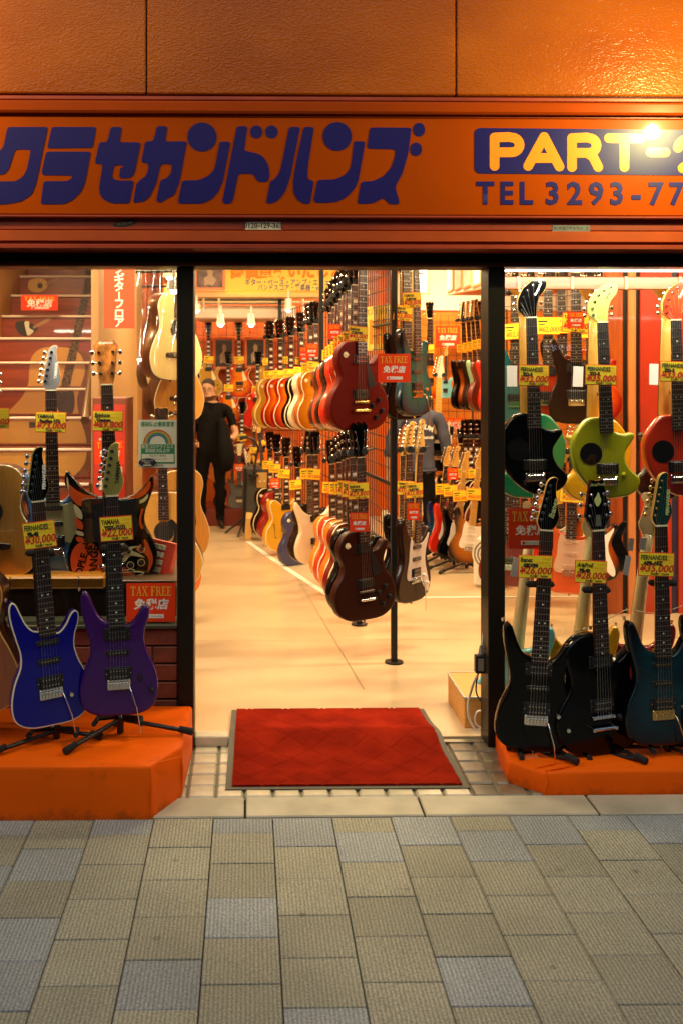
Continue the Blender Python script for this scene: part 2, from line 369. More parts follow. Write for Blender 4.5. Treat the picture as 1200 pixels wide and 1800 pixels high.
band('sign_edge', 378.6, 383, 3.885, 4.0, dark_m); band('shutter_slot', 383.6, 405, 3.915, 4.05, dark_m); band('shutter_slot', 405.6, 425, 3.905, 4.05, mat('dim orange trim', (.34, .05, .006), .35, coat=.2, var=.1)); band('shutter_slot', 425.6, 429, 3.915, 4.05, dark_m); band('shutter_lip', 429.5, 438, 3.895, 4.05, dark_m)
# sign board with cut lettering
sign = thing('shop_sign', 'long orange shop sign with dark blue lettering and telephone number', 'shop sign')
link('sign_board', MB().bbox(-3.4, 4.4, 3.9, 3.99, zz(378, 3.9), zz(207.5, 3.9), .003).mesh('sign_board', [sign_m]), sign)
blue_m = mat('dark blue sign vinyl', (.012, .009, .115), .35, coat=.2, spec=.2)
def cut(pts, name, m, Y=3.9, dy=.0022, parent=None, r=0):
    q = [P(x, y, Y) for x, y in (rounded(pts, r) if r else pts)]; q = [(v.x, v.z) for v in q]
    return link(name, MB().prism(q, Y - dy, Y - .0006).mesh(name, [m]), parent)
def zp(pts, ox, oy, s=6.0): return [(x / s + ox, y / s + oy) for x, y in pts]
G = [(0, [(85, 80), (508, 80), (385, 680), (340, 790), (230, 865), (80, 893), (-60, 897), (-60, 655), (170, 652), (250, 600), (290, 520), (330, 318), (165, 318), (100, 520), (60, 575), (-10, 585), (-80, 585), (-80, 360), (0, 335), (40, 290)]),
     (0, [(550, 80), (1018, 80), (980, 300), (500, 305)]),
     (0, [(490, 340), (962, 340), (900, 670), (860, 760), (770, 850), (680, 893), (432, 895), (465, 652), (715, 650), (762, 620), (768, 592), (460, 588), (443, 560)]),
     (160, [(213, 80), (328, 80), (303, 240), (528, 243), (462, 560), (440, 600), (400, 620), (298, 620), (310, 512), (335, 512), (342, 482), (245, 485), (225, 600), (235, 625), (280, 643), (455, 645), (408, 885), (230, 885), (140, 850), (95, 790), (88, 720), (128, 472), (42, 468), (92, 240), (165, 238), (180, 215)]),
     (160, [(700, 70), (808, 72), (785, 232), (1015, 232), (935, 660), (880, 800), (820, 825), (730, 882), (690, 860), (735, 640), (810, 618), (850, 560), (857, 472), (750, 470), (730, 500), (690, 680), (620, 820), (560, 865), (460, 880), (450, 860), (480, 680), (520, 640), (580, 600), (607, 530), (608, 465), (545, 455), (535, 430), (575, 232), (660, 230)]),
     (300, [(525, 235), (632, 235), (555, 650), (500, 770), (430, 845), (330, 888), (90, 888), (80, 860), (125, 645), (300, 640), (400, 595), (455, 540), (475, 480), (515, 260)]),
     (300, [(700, 72), (812, 72), (775, 330), (920, 360), (985, 400), (1030, 480), (1045, 570), (1030, 658), (920, 660), (880, 590), (850, 572), (715, 575), (660, 850), (630, 890), (560, 890), (548, 860)]),
     (460, [(290, 80), (408, 80), (305, 600), (250, 760), (180, 850), (110, 888), (45, 885), (95, 650), (140, 630), (190, 560), (215, 460)]),
     (460, [(445, 80), (552, 80), (490, 480), (483, 600), (490, 632), (552, 650), (510, 890), (440, 890), (370, 840), (335, 770), (332, 650), (370, 420)]),
     (460, [(975, 230), (1090, 232), (1018, 640), (985, 720), (900, 815), (800, 868), (700, 880), (570, 878), (548, 850), (590, 638), (770, 632), (870, 590), (925, 530), (945, 450), (968, 250)]),
     (600, [(310, 85), (735, 88), (700, 360), (640, 570), (562, 710), (608, 870), (595, 895), (500, 895), (445, 825), (330, 885), (240, 890), (165, 888), (205, 658), (330, 650), (440, 600), (520, 510), (560, 400), (568, 330), (545, 315), (290, 310), (270, 290), (295, 110)])]
for ox, g in G: cut(zp(g, ox, 210), 'sign_letter', blue_m, parent=sign, r=5)
for ox, cx, cy, rx, ry in ((300, 333, 186, 153, 153), (300, 905, 132, 65, 68), (300, 1065, 132, 65, 68), (460, 795, 180, 152, 152), (600, 815, 108, 62, 72), (600, 783, 315, 62, 71)):
    cut(zp(disc(cx, cy, rx, ry, 36), ox, 210), 'sign_letter', blue_m, parent=sign)
cut(rounded([(833, 225), (1262, 229), (1262, 309), (833, 305)], 12, 6), 'sign_plate', blue_m, parent=sign)
yel_m = mat('yellow orange sign vinyl', (.80, .235, .012), .3, coat=.3)
def strokes(paths, wd, m, Y, name, parent, dy0):
    b = MB(); i = 0
    for path in paths:
        for (a, c) in zip(path, path[1:]):
            a, c = Vector(a), Vector(c); d = (c - a).normalized() if (c - a).length else Vector((1, 0)); an = math.atan2(d.y, d.x)
            q = [(c.x + wd / 2 * math.cos(an + t), c.y + wd / 2 * math.sin(an + t)) for t in [(-.5 + k / 8) * math.pi for k in range(9)]]
            q += [(a.x + wd / 2 * math.cos(an + t), a.y + wd / 2 * math.sin(an + t)) for t in [(.5 + k / 8) * math.pi for k in range(9)]]
            q = [P(x, y, Y) for x, y in q]; b.prism([(v.x, v.z) for v in q], Y - dy0 - i * .00004, Y - dy0 + .001); i += 1
    link(name, b.mesh(name, [m]), parent)
def arc(cx, cy, r, a0, a1, n=8, ry=None): return [(cx + r * math.cos(R(a0 + (a1 - a0) * k / n)), cy + (ry or r) * math.sin(R(a0 + (a1 - a0) * k / n))) for k in range(n + 1)]
for pp in ([[(868, 292), (868, 242)], [(868, 242), (893, 241)] + arc(898, 255, 14, -90, 90, 8, 13) + [(868, 268)]],
           [[(927, 292), (955, 241), (982, 293)], [(939, 278), (970, 278)]],
           [[(1004, 294), (1004, 243)], [(1004, 243), (1030, 242)] + arc(1034, 256, 13, -90, 90, 8, 13) + [(1004, 269)], [(1030, 269), (1041, 276), (1050, 294)]],
           [[(1069, 243), (1123, 244)], [(1096, 244), (1096, 294)]],
           [[(1142, 268), (1168, 268)]],
           [arc(1216, 260, 26, 180, 350, 10, 17) + [(1240, 268), (1198, 296), (1245, 297)]]):
    strokes(pp, 17, yel_m, 3.9, 'sign_letter', sign, .003)
for s, px, w in (('T', 852, 35), ('E', 889, 32), ('L', 923, 30), ('3', 970, 32), ('2', 1009, 32), ('9', 1047, 32), ('3', 1083, 32), ('-', 1117, 22), ('7', 1151, 32), ('7', 1187, 32)):
    p = P(px, 341.5 + (px - 852) * .004, 3.9)
    o = letters(s, sign, p.x, p.z, 3.8975, .122, blue_m, bold=.0035, sx=.92 if s in 'TEL' else .98, name='sign_letter')
# stickers on the shutter slot
def sticker(label, px, py, w, h, Y, col, txt, tcol, tsize, sub=None, rollp=0, oval=False):
    c = P(px, py, Y); k = Y / F
    t = thing('sticker', label, 'sticker', (c.x, Y, c.z), (0, rollp, 0))
    pts = disc(0, 0, w * k / 2, h * k / 2, 24) if oval else [(-w * k / 2, -h * k / 2), (w * k / 2, -h * k / 2), (w * k / 2, h * k / 2), (-w * k / 2, h * k / 2)]
    link('backing', MB().prism(pts, -.0015, -.0002).mesh('backing', [mat('sticker ' + col, col, .5, var=.2, vscale=60)]), t)
    if txt: letters(txt, t, 0, h * k * .12 if sub else 0, -.0018, tsize, mat('ink ' + tcol, tcol, .5), bold=tsize * .02)
    if sub: letters(sub, t, 0, -h * k * .36, -.0018, tsize * .28, mat('ink ' + tcol, tcol, .5))
    return t
sticker('white phone number sticker on the maroon shutter slot', 463, 397, 63, 14, 3.915, '#b9b1a2', '0120-129-365', '#14110f', .027, None)
sticker('small grey maker sticker on the shutter slot, to the right', 1003, 401.5, 67, 11, 3.915, '#5b6068', 'SI  文化シヤッター  ▯', '#101010', .014)
sticker('worn dark oval sticker on the shutter slot, to the left', 220, 393, 42, 11, 3.915, '#17120f', 'TEL 5353-1701', '#8a7a5c', .010, rollp=R(-8), oval=True)
# door frame
df = thing('door_frame', 'dark bronze shop door frame with two posts around the open doorway', 'door frame')
hz0, hz1 = zz(469, 4.04), zz(437, 4.04)
link('header', MB().bbox(-3.4, 4.4, 4.03, 4.18, hz0, hz1 + .05, .004).mesh('header', [frame_m]), df)
link('header_rail', MB().bbox(-3.4, 4.4, 4.022, 4.029, zz(467, 4.02), zz(461, 4.02), .001).mesh('header_rail', [mat('brown anodised rail', (.09, .035, .018), .35, .4)]), df)
lp0, lp1 = xx(313.5, 4.04), xx(341, 4.04); rp0, rp1 = xx(857, 4.04), xx(886, 4.04)
for a, b in ((lp0, lp1), (rp0, rp1)):
    link('post', MB().bbox(a, b, 4.035, 4.17, 0, hz0 - .001, .004).mesh('post', [frame_m]), df)
    link('glazing_bead', MB().bbox(a - .007, a - .001, 4.06, 4.10, .0 if a > 0 else .5, hz0 - .002, .001).mesh('glazing_bead', [mat('brown anodised rail', (.09, .035, .018), .35, .4)]), df) if a < 0 else \
    link('glazing_bead', MB().bbox(b + .001, b + .007, 4.06, 4.10, .0, hz0 - .002, .001).mesh('glazing_bead', [mat('brown anodised rail', (.09, .035, .018), .35, .4)]), df)
link('track', MB().bbox(lp1 + .002, xx(402, 4.1), 4.07, 4.13, 0, .042, .004).mesh('track', [mat('worn white aluminium', (.55, .48, .36), .4, var=.15)]), df)
link('track', MB().box(lp1 + .2, rp0 - .002, 4.09, 4.12, .0, .006).mesh('track', [mat('dull aluminium track', (.3, .26, .2), .35, .7)]), df)
# windows
gl = glass_mat()
link('window_pane', MB().box(-3.4, lp0 - .01, 4.098, 4.104, .505, hz0 - .003).mesh('window_pane', [gl]), None, label='large glass pane of the left shop window above the brick wall', cat='window')
link('window_pane', MB().box(rp1 + .01, 4.4, 4.098, 4.104, .03, hz0 - .003).mesh('window_pane', [gl]), None, label='tall glass pane of the right shop window behind the black guitars', cat='window')
# brick base left
bw = thing('brick_wall', 'low red brown brick wall below the left shop window', 'brick wall')
link('mortar', MB().box(-3.4, lp0 - .002, 4.085, 4.2, 0, .484).mesh('mortar', [mat('grey green mortar', (.13, .12, .085), .9, bump=(120, .4))]), bw)
br_m = mat('red brown brick', (.17, .038, .018), .6, bump=(60, .4), var=.3, vscale=14)
brick = MB().bbox(-.104, .104, -.012, .012, -.0325, .0325, .003).mesh('brick', [br_m]); half = MB().bbox(-.049, .049, -.012, .012, -.0325, .0325, .003).mesh('brick', [br_m])
xe = lp0 - .006
for r in range(7):
    x = xe; z = .484 - .036 - r * .0725
    if r == 6: z += .0
    if z < .03: z = .035
    first = True
    while x > -1.75:
        w = .098 if (first and r % 2) else .208
        link('brick', half if w < .1 else brick, bw, (x - w / 2, 4.083 + rnd.uniform(-.001, .001), z)); x -= w + .007; first = False
link('sill', MB().bbox(-3.4, lp0 - .002, 4.05, 4.2, .485, .504, .004).mesh('sill', [mat('dark olive sill', (.07, .07, .04), .35, .3)]), bw)
# plinth: the two orange cloth covered platforms
cloth = mat('orange vinyl cloth', (.86, .115, .003), .45, spec=.08, bump=(7, .35), var=.05, vscale=4)
def scuff(m):
    nt = m.node_tree; N = nt.nodes; L = nt.links; p = N['Principled BSDF']; geo = N.new('ShaderNodeNewGeometry')
    src = p.inputs['Base Color'].links[0].from_socket
    n = N.new('ShaderNodeTexNoise'); n.inputs['Scale'].default_value = 9; n.inputs['Detail'].default_value = 9; n.inputs['Roughness'].default_value = .7; L.new(geo.outputs['Position'], n.inputs[0])
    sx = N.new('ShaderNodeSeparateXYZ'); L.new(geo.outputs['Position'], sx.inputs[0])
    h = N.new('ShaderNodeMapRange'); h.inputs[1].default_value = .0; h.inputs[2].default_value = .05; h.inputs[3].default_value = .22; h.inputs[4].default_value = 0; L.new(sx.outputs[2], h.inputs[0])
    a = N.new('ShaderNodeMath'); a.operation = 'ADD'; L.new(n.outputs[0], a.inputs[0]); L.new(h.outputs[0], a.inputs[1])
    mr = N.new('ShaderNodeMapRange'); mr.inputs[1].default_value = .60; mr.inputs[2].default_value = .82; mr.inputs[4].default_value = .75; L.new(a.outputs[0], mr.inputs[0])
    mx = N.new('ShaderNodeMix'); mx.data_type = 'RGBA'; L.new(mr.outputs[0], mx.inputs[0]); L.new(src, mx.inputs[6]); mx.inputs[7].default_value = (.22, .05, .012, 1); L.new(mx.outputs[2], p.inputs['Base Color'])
scuff(cloth)
def platform(pts, h, label, crease):
    t = thing('display_platform', label, 'platform')
    b = MB(); n = len(pts); top = []; K = 14
    prof = [(0, 0), (.0, h * .5), (.002, h - .012), (.006, h - .003), (.012, h)]
    ring = []
    for i in range(n):
        a, c = Vector(pts[i]), Vector(pts[(i + 1) % n])
        for k in range(K): ring.append(a.lerp(c, k / K))
    cen = sum(ring, Vector((0, 0))) / len(ring); N_ = len(ring); vs = []
    for (ins, z) in prof:
        for q in ring:
            d = (cen - q).normalized(); wob = .003 * math.sin(q.x * 37 + z * 22) * math.sin(q.y * 29) if 0 < z < h else 0
            vs.append((q.x + d.x * (ins + wob), q.y + d.y * (ins + wob), z + (.0025 * math.sin(q.x * 23 + q.y * 31) if z > h * .6 else 0)))
    fs = [(r * N_ + k, r * N_ + (k + 1) % N_, (r + 1) * N_ + (k + 1) % N_, (r + 1) * N_ + k) for r in range(len(prof) - 1) for k in range(N_)]
    vs.append((cen.x, cen.y, h - .001)); m_ = len(vs) - 1; L0 = (len(prof) - 1) * N_
    fs += [(L0 + k, L0 + (k + 1) % N_, m_) for k in range(N_)]
    b.add(vs, fs, 0, True); link('cover', b.mesh('cover', [cloth]), t)
    # folded edge seams and creases of the wrapped cloth
    for (x0, y0, z0, x1, y1, z1, r_) in crease:
        c = MB(); c.tube([(x0, y0, z0), ((x0 + x1) / 2 + .004, (y0 + y1) / 2 - .002, (z0 + z1) / 2 + .002), (x1, y1, z1)], [r_ * .3, r_, r_ * .25], 6); link('crease', c.mesh('crease', [cloth]), t)
    return t
Lh, Rh = .183, .085
xa = xx(266, 3.42); xb = xx(322, 3.66)
platform([(-3.3, 3.42), (xa, 3.42), (xb, 3.60), (xb + .015, 4.02), (-3.3, 4.02)], Lh, 'tall orange cloth covered display platform below the left window',
         [(xa, 3.42, .01, xa - .003, 3.424, Lh - .01, .004), (xb, 3.60, .02, xb - .005, 3.60, Lh - .01, .005), (xa, 3.425, Lh, xa + .1, 3.50, Lh + .002, .003), (xb - .01, 3.62, Lh, xb - .01, 3.8, Lh + .002, .004)])
xc = xx(868, 3.96); xd = xx(958, 3.585)
platform([(xc + .015, 3.97), (xc, 3.89), (xx(892, 3.70), 3.70), (xd, 3.588), (4.2, 3.588), (4.2, 4.02), (xc + .02, 4.02)], Rh, 'low orange cloth covered display platform below the right window',
         [(xd, 3.588, .01, xd + .004, 3.59, Rh - .004, .004), (xd, 3.592, Rh, xd + .12, 3.64, Rh + .003, .004), (xd - .03, 3.62, Rh, xd + .1, 3.68, Rh + .003, .003)])
# door mat
def door_mat():
    t = thing('door_mat', 'red carpet mat with diamond grooves and dark rubber edge in the doorway', 'door mat')
    x0, x1, y0, y1 = xx(396, 3.65) , xx(825, 3.65), 3.645, 4.455
    def zt(y): return .006 + .030 * math.exp(-((y - 4.12) / .09) ** 2) + (.0 if y < 4.12 else .012 * min(1, (y - 4.12) / .1))
    def grid(xa, xb, ya, yb, nx, ny, dz, fn, m, nm):
        vs = []; fs = []
        for j in range(ny + 1):
            y = ya + (yb - ya) * j / ny
            for i in range(nx + 1):
                x = xa + (xb - xa) * i / nx; sk = .028 * (y - y0) / (y1 - y0); xm = (x0 + x1) / 2
                X = x - sk * (1 if x > xm else -.4) * abs(x - xm) * 2 / (x1 - x0)
                vs.append((X, y, zt(y) + dz + fn(x, y)))
        for j in range(ny):
            for i in range(nx): a = j * (nx + 1) + i; fs.append((a, a + 1, a + nx + 2, a + nx + 1))
        b = MB(); b.add(vs, fs, 0, True)
        # skirt so the mat has thickness
        k = len(vs); ed = [(i, 0) for i in range(nx + 1)] + [(nx, j) for j in range(1, ny + 1)] + [(i, ny) for i in range(nx - 1, -1, -1)] + [(0, j) for j in range(ny - 1, 0, -1)]
        idx = [j * (nx + 1) + i for i, j in ed]; lo = [(vs[q][0], vs[q][1], vs[q][2] - .008) for q in idx]
        b.add([vs[q] for q in idx] + lo, [(q, q + len(idx), (q + 1) % len(idx) + len(idx), (q + 1) % len(idx)) for q in range(len(idx))])
        link(nm, b.mesh(nm, [m]), t)
    grid(x0, x1, y0, y1, 20, 40, 0, lambda x, y: 0, mat('grey rubber edging', (.075, .06, .045), .6, bump=(80, .2)), 'rubber_edge')
    red, nt, p = newmat('red tufted carpet'); N = nt.nodes; L = nt.links
    geo = N.new('ShaderNodeNewGeometry'); n = N.new('ShaderNodeTexNoise'); n.inputs['Scale'].default_value = 420; n.inputs['Detail'].default_value = 2; L.new(geo.outputs['Position'], n.inputs[0])
    n2 = N.new('ShaderNodeTexNoise'); n2.inputs['Scale'].default_value = 6; n2.inputs['Detail'].default_value = 5; L.new(geo.outputs['Position'], n2.inputs[0])
    b_ = N.new('ShaderNodeBump'); b_.inputs['Strength'].default_value = .8; b_.inputs['Distance'].default_value = .004; L.new(n.outputs[0], b_.inputs['Height']); L.new(b_.outputs[0], p.inputs['Normal'])
    cr = N.new('ShaderNodeValToRGB'); L.new(n2.outputs[0], cr.inputs[0]); cr.color_ramp.elements[0].position = .3; cr.color_ramp.elements[0].color = (.15, .008, .003, 1); cr.color_ramp.elements[1].position = .65; cr.color_ramp.elements[1].color = (.27, .016, .005, 1)
    L.new(cr.outputs[0], p.inputs['Base Color']); p.inputs['Roughness'].default_value = 1; p.inputs['Specular IOR Level'].default_value = .02
    def groove(x, y):
        u = (x + y * .93) / .165; v = (x - y * .93) / .165
        d = min(abs(u - round(u)), abs(v - round(v))) * .165
        return -.0045 * max(0, 1 - d / .0085)
    grid(x0 + .024, x1 - .024, y0 + .022, y1 - .006, 190, 180, .0075, groove, red, 'carpet')
door_mat()

# ================================================================== GUITARS (local units: metres, x right, z up the neck, front faces -y)
def mir(p): return p + [(-x, z) for x, z in reversed(p) if abs(x) > .01]
OUT = {
 'strat': [(0, 0), (8, .3), (14, 3), (16.3, 9), (15.2, 15), (12.3, 20.5), (11, 25), (12.2, 29.5), (14.2, 33.5), (14.2, 36.3), (12.6, 37.4), (10.5, 36), (8, 33.2), (5, 31.4), (3, 31.4), (-3, 32.6), (-5.5, 33.6), (-8, 36.2), (-9.8, 40), (-11.2, 43), (-13, 43.2), (-14.2, 40.5), (-14, 36), (-12.7, 30), (-11.5, 25), (-12, 20.5), (-14.7, 15), (-16.3, 9), (-15, 3.5), (-9, .5)],
 'sup': [(0, 0), (7.4, .3), (12.4, 3), (14.2, 9), (13.2, 15.5), (10.8, 21), (9.7, 25.5), (10.2, 29.5), (11.6, 33), (12.0, 36), (10.8, 37.4), (9.0, 36.4), (6.9, 33.2), (4.8, 31.2), (3, 31.0), (-3, 32.4), (-5.2, 33.2), (-7.2, 35.6), (-8.8, 39.2), (-10.2, 42.4), (-11.8, 43.2), (-12.9, 41), (-12.6, 36.5), (-11.2, 30.5), (-10, 25.5), (-10.4, 21), (-12.9, 15.5), (-14.3, 9), (-13.2, 3.5), (-8.2, .5)],
 'lp': [(0, 0), (9, .6), (15, 4.5), (17, 11), (15.5, 17.5), (12.3, 22), (11, 26), (11.8, 30), (13.6, 33.3), (13.8, 36), (11.4, 36.2), (9, 33.5), (6.4, 31.6), (4, 32.4), (3, 35.5), (3, 41), (0, 42), (-4, 42.2), (-8, 41.6), (-11.5, 38.8), (-13, 34.8), (-12.6, 30.5), (-11.2, 27), (-11, 25), (-12.3, 21.5), (-15.5, 17), (-17, 11), (-15, 4.5), (-9, .6)],
 'sg': [(0, 0), (9, .6), (15, 5), (16.5, 12), (14.6, 18), (12.6, 22), (12.3, 26), (14, 31), (16, 36.5), (15.6, 40.5), (13.4, 38), (9.5, 34.2), (5, 32.6), (2.8, 32.5), (-2.8, 33.5), (-5, 34), (-9.5, 36.5), (-13, 40.5), (-15.8, 43.5), (-16.6, 39), (-14.4, 33), (-12.6, 27), (-12.6, 22), (-14.6, 18), (-16.5, 12), (-15, 5), (-9, .6)],
 'es': mir([(0, 0), (10, .5), (17, 4), (20.2, 11), (19, 18), (15.4, 23), (13.5, 27), (14.4, 32), (16, 37), (15, 40.8), (11, 42.4), (7, 40.2), (4.2, 37.6), (2.8, 37.4)]),
 'ac': mir([(0, 0), (10, .7), (17, 3.6), (20, 10), (20, 16), (17.2, 23), (14.2, 28.5), (13.3, 32.5), (14, 37), (14.9, 42), (13.5, 47), (9.5, 50.2), (4, 51)]),
 'zo': [(0, 0), (3, 0), (8.2, .7), (11.8, 2.9), (13.4, 6.2), (13, 8.2), (9.8, 11.3), (7.9, 14.9), (7.9, 18.6), (9.6, 21.4), (11.8, 24.8), (10.9, 26.3), (7.6, 26.0), (4.3, 26.8), (2.4, 28.4), (2.2, 31), (-2.2, 33), (-3.8, 33.3), (-7, 32.6), (-10, 29.7), (-13, 25), (-13.9, 19), (-12.6, 12), (-8.6, 5.6), (-3.6, 1.4)],
 'pe': [(0, 0), (9, .6), (15, 4.5), (17, 11), (15.6, 17.5), (12.6, 22.5), (11.6, 26), (12.4, 30), (15, 33.6), (15.8, 36.8), (13.8, 36.6), (10.6, 33.4), (7, 30.8), (4.2, 31), (2.9, 33.5), (2.9, 39), (0, 40.6), (-4, 41), (-8, 40.2), (-11.3, 37.6), (-12.6, 34), (-12.2, 30), (-11.2, 26.5), (-11.6, 22.5), (-15.2, 17), (-17, 11), (-15, 4.5), (-9, .6)],
}
OUT['sup'] = [(x * .94, z) for x, z in OUT['sup']]
HEAD = {
 'blade': [(-2.1, 0), (-3.3, 2.6), (-3.1, 4), (-.6, 16.4), (.4, 17.8), (2, 18.4), (3.1, 17.8), (2.5, 16), (2.7, 12.5), (3.4, 8.5), (4.2, 5), (3.7, 3.2), (2.1, 0)],
 'fender': [(-2.1, 0), (-2.9, 1.6), (-2.5, 3.2), (.3, 15.6), (1.2, 17.4), (3, 17.9), (4.5, 16.6), (4.4, 14.8), (3, 13.8), (2.9, 12), (3.7, 7.4), (4.4, 5), (4, 3.2), (2.9, 1.6), (2.1, 0)],
 'three': [(-2.1, 0), (-2.9, 2.6), (-4, 12.6), (-4.5, 14.2), (-2.9, 16.4), (-1.4, 15.2), (0, 16.6), (1.4, 15.2), (2.9, 16.4), (4.5, 14.2), (4, 12.6), (2.9, 2.6), (2.1, 0)],
 'acou': [(-2.2, 0), (-3.1, 2.5), (-3.7, 16), (-2, 16.8), (0, 16.2), (2, 16.8), (3.7, 16), (3.1, 2.5), (2.2, 0)],
 'aria': [(-2.1, 0), (-4.6, 4.6), (-2.6, 15.8), (-2.2, 17.2), (0, 16.7), (2.2, 17.2), (2.6, 15.8), (4.6, 4.6), (2.1, 0)],
 'hook': [(-2.2, 0), (-5.6, 3.2), (-5.4, 7.5), (-3.2, 12), (1, 15.4), (5, 16.2), (7, 14.4), (6, 11.2), (3.6, 8.6), (2.4, 5), (2.2, 0)],
}
GUARD = {
 'strat': [(-3.2, 31.6), (-5, 33), (-6.2, 30.5), (-6.8, 26), (-7, 21.5), (-8.3, 17), (-8.6, 13.8), (-7.2, 11.9), (-4.5, 11.6), (4.2, 11.6), (6, 9.6), (9, 6.2), (12, 3.8), (13.6, 5), (13.2, 9), (11.2, 14), (9.3, 19), (8.9, 24), (10.2, 28.5), (12.2, 33.4), (11.6, 34.4), (9.5, 32), (6.5, 30), (3.2, 29.8)],
 'lp': [(3.1, 34), (3.9, 33), (9, 22.3), (8, 20.8), (4.3, 20.3), (3.7, 24)],
 'sgbat': [(-3, 33), (-9.5, 33), (-10.6, 31), (-9.6, 26), (-9.8, 21), (-9.4, 17.5), (-5, 16.8), (-4.4, 14), (4.4, 14), (5, 16.8), (7.6, 17.5), (9.6, 21), (9.6, 26), (10.6, 31), (9.5, 32.6), (3, 32)],
 'ac': [(2.2, 34.6), (4.5, 36.5), (7.2, 33), (9, 27), (10.2, 21), (8.8, 18.4), (5.6, 19.4), (4, 23.6), (5, 26.5), (5.2, 31)],
 'yam': [(-3.1, 31.8), (-5.6, 31.5), (-6.6, 27), (-7.2, 22), (-8, 17), (-6.5, 14.4), (5, 14.4), (8.5, 13), (10.8, 16), (9.6, 20), (9.2, 25), (10.3, 30), (9.6, 31.4), (6, 30), (3.1, 30)],
}
SPEC = {  # outline, nut z, bridge z, fret end z, thickness, head
 'strat': ('sup', 76, 11, 30.5, 4.4, 'blade'), 'sst': ('strat', 76, 11.5, 30.5, 4.2, 'fender'), 'lp': ('lp', 76.5, 13.6, 36.2, 5.2, 'three'),
 'sg': ('sg', 75, 12, 33.5, 3.8, 'three'), 'es': ('es', 77, 14.2, 38, 5.6, 'three'), 'ac': ('ac', 79.5, 14.8, 36.5, 10.5, 'acou'), 'zo': ('zo', 72, 7.2, 27, 5, 'hook'), 'pe': ('pe', 76, 13, 34, 4.8, 'aria')}
GC = {}
def cached(key, fn):
    if key not in GC: GC[key] = fn()
    return GC[key]
def body_mesh(kind, bound):
    def f():
        o, nut, br, fe, th, hd = SPEC[kind]; pts = spline(OUT[o], 5); t = th / 200; b = MB()
        if kind == 'ac': rings = [(inset(pts, .004), -t), (pts, -t), (pts, -t + .005), (pts, t - .004), (inset(pts, .003), t)]; mi = [1, 1, 0, 0]
        elif bound: rings = [(inset(pts, .0045), -t), (inset(pts, .001), -t), (pts, -t + .001), (pts, -t + .006), (pts, t - .006), (inset(pts, .002), t - .002), (inset(pts, .006), t)]; mi = [1, 1, 1, 0, 0, 0]
        else: rings = [(inset(pts, .010), -t), (inset(pts, .0055), -t + .0008), (inset(pts, .002), -t + .0032), (pts, -t + .008), (pts, t - .008), (inset(pts, .002), t - .003), (inset(pts, .008), t)]; mi = [2, 2, 2, 0, 0, 0]
        n = len(pts); vs = [(x, y, z) for r, y in rings for x, z in r]
        b.add(vs, [], 0)
        for q in range(len(rings) - 1):
            for k in range(n): b.f.append([q * n + k, (q + 1) * n + k, (q + 1) * n + (k + 1) % n, q * n + (k + 1) % n]); b.m.append(mi[q]); b.sm.append(True)
        L = (len(rings) - 1) * n
        for tr in tessellate_polygon([[Vector((x, z, 0)) for x, z in pts]]):
            q = [pts[i] for i in tr]; tr = list(tr) if area(q) > 0 else list(tr)[::-1]
            b.f.append(tr); b.m.append(2); b.sm.append(False); b.f.append([L + k for k in tr][::-1]); b.m.append(0); b.sm.append(False)
        return b.mesh('body_' + kind, [None, None, None])
    return cached(('body', kind, bound), f)
def neck_w(z, nut, fe): return .0215 + (.028 - .0215) * (nut - z) / (nut - fe)
def neck_mesh(kind):
    def f():
        o, nut, br, fe, th, hd = SPEC[kind]; t = th / 200; b = MB(); zs = [fe / 100 + .002, nut / 100 - .06, nut / 100 + .01]
        vs = []; fs = []; K = 7
        for i, z in enumerate(zs):
            w = neck_w(z * 100, nut, fe); d = (.026, .021, .020)[i]
            for k in range(K): a = math.pi * k / (K - 1); vs.append((w * math.cos(a), -t - .006 + d * math.sin(a), z))
        for i in range(len(zs) - 1):
            for k in range(K - 1): fs.append((i * K + k, (i + 1) * K + k, (i + 1) * K + k + 1, i * K + k + 1))
            fs.append((i * K + K - 1, (i + 1) * K + K - 1, (i + 1) * K, i * K))
        fs.append(list(range(K))); fs.append([2 * K + k for k in range(K)][::-1])
        b.add(vs, fs, 0, True)
        # heel
        if kind != 'ac': b.box(-.027, .027, -t + .004, -t + .02, fe / 100 + .002, OUT_TOP[kind] + .012)
        return b.mesh('neck_' + kind, [None])
    return cached(('neck', kind), f)
OUT_TOP = {k: (32 if k in ('strat', 'sst', 'sg', 'zo') else 40) / 100 for k in SPEC}
def fretboard_mesh(kind):
    def f():
        o, nut, br, fe, th, hd = SPEC[kind]; t = th / 200; b = MB(); y0, y1 = -t - .0115, -t - .0055
        a, c = fe / 100, nut / 100; wa, wc = neck_w(fe, nut, fe), neck_w(nut, nut, fe)
        b.add([(-wa, y0, a), (wa, y0, a), (wc, y0, c), (-wc, y0, c), (-wa, y1, a), (wa, y1, a), (wc, y1, c), (-wc, y1, c)], [(0, 1, 2, 3), (1, 5, 6, 2), (4, 0, 3, 7), (4, 5, 1, 0), (3, 2, 6, 7)])
        # neck extension over the body
        b.box(-.027, .027, y1, -t + .002, a + .001, OUT_TOP[kind] + .015)
        return b.mesh('fretboard_' + kind, [None])
    return cached(('fb', kind), f)
def fret_z(nut, br, n): return br + (nut - br) * 2 ** (-n / 12)
def frets_mesh(kind):
    def f():
        o, nut, br, fe, th, hd = SPEC[kind]; t = th / 200; b = MB(); n = 1
        while n < 25:
            z = fret_z(nut, br, n)
            if z < fe + .4: break
            w = neck_w(z, nut, fe) * .985; b.box(-w, w, -t - .0128, -t - .0112, z / 100 - .001, z / 100 + .001); n += 1
        return b.mesh('frets', [None])
    return cached(('fr', kind), f)
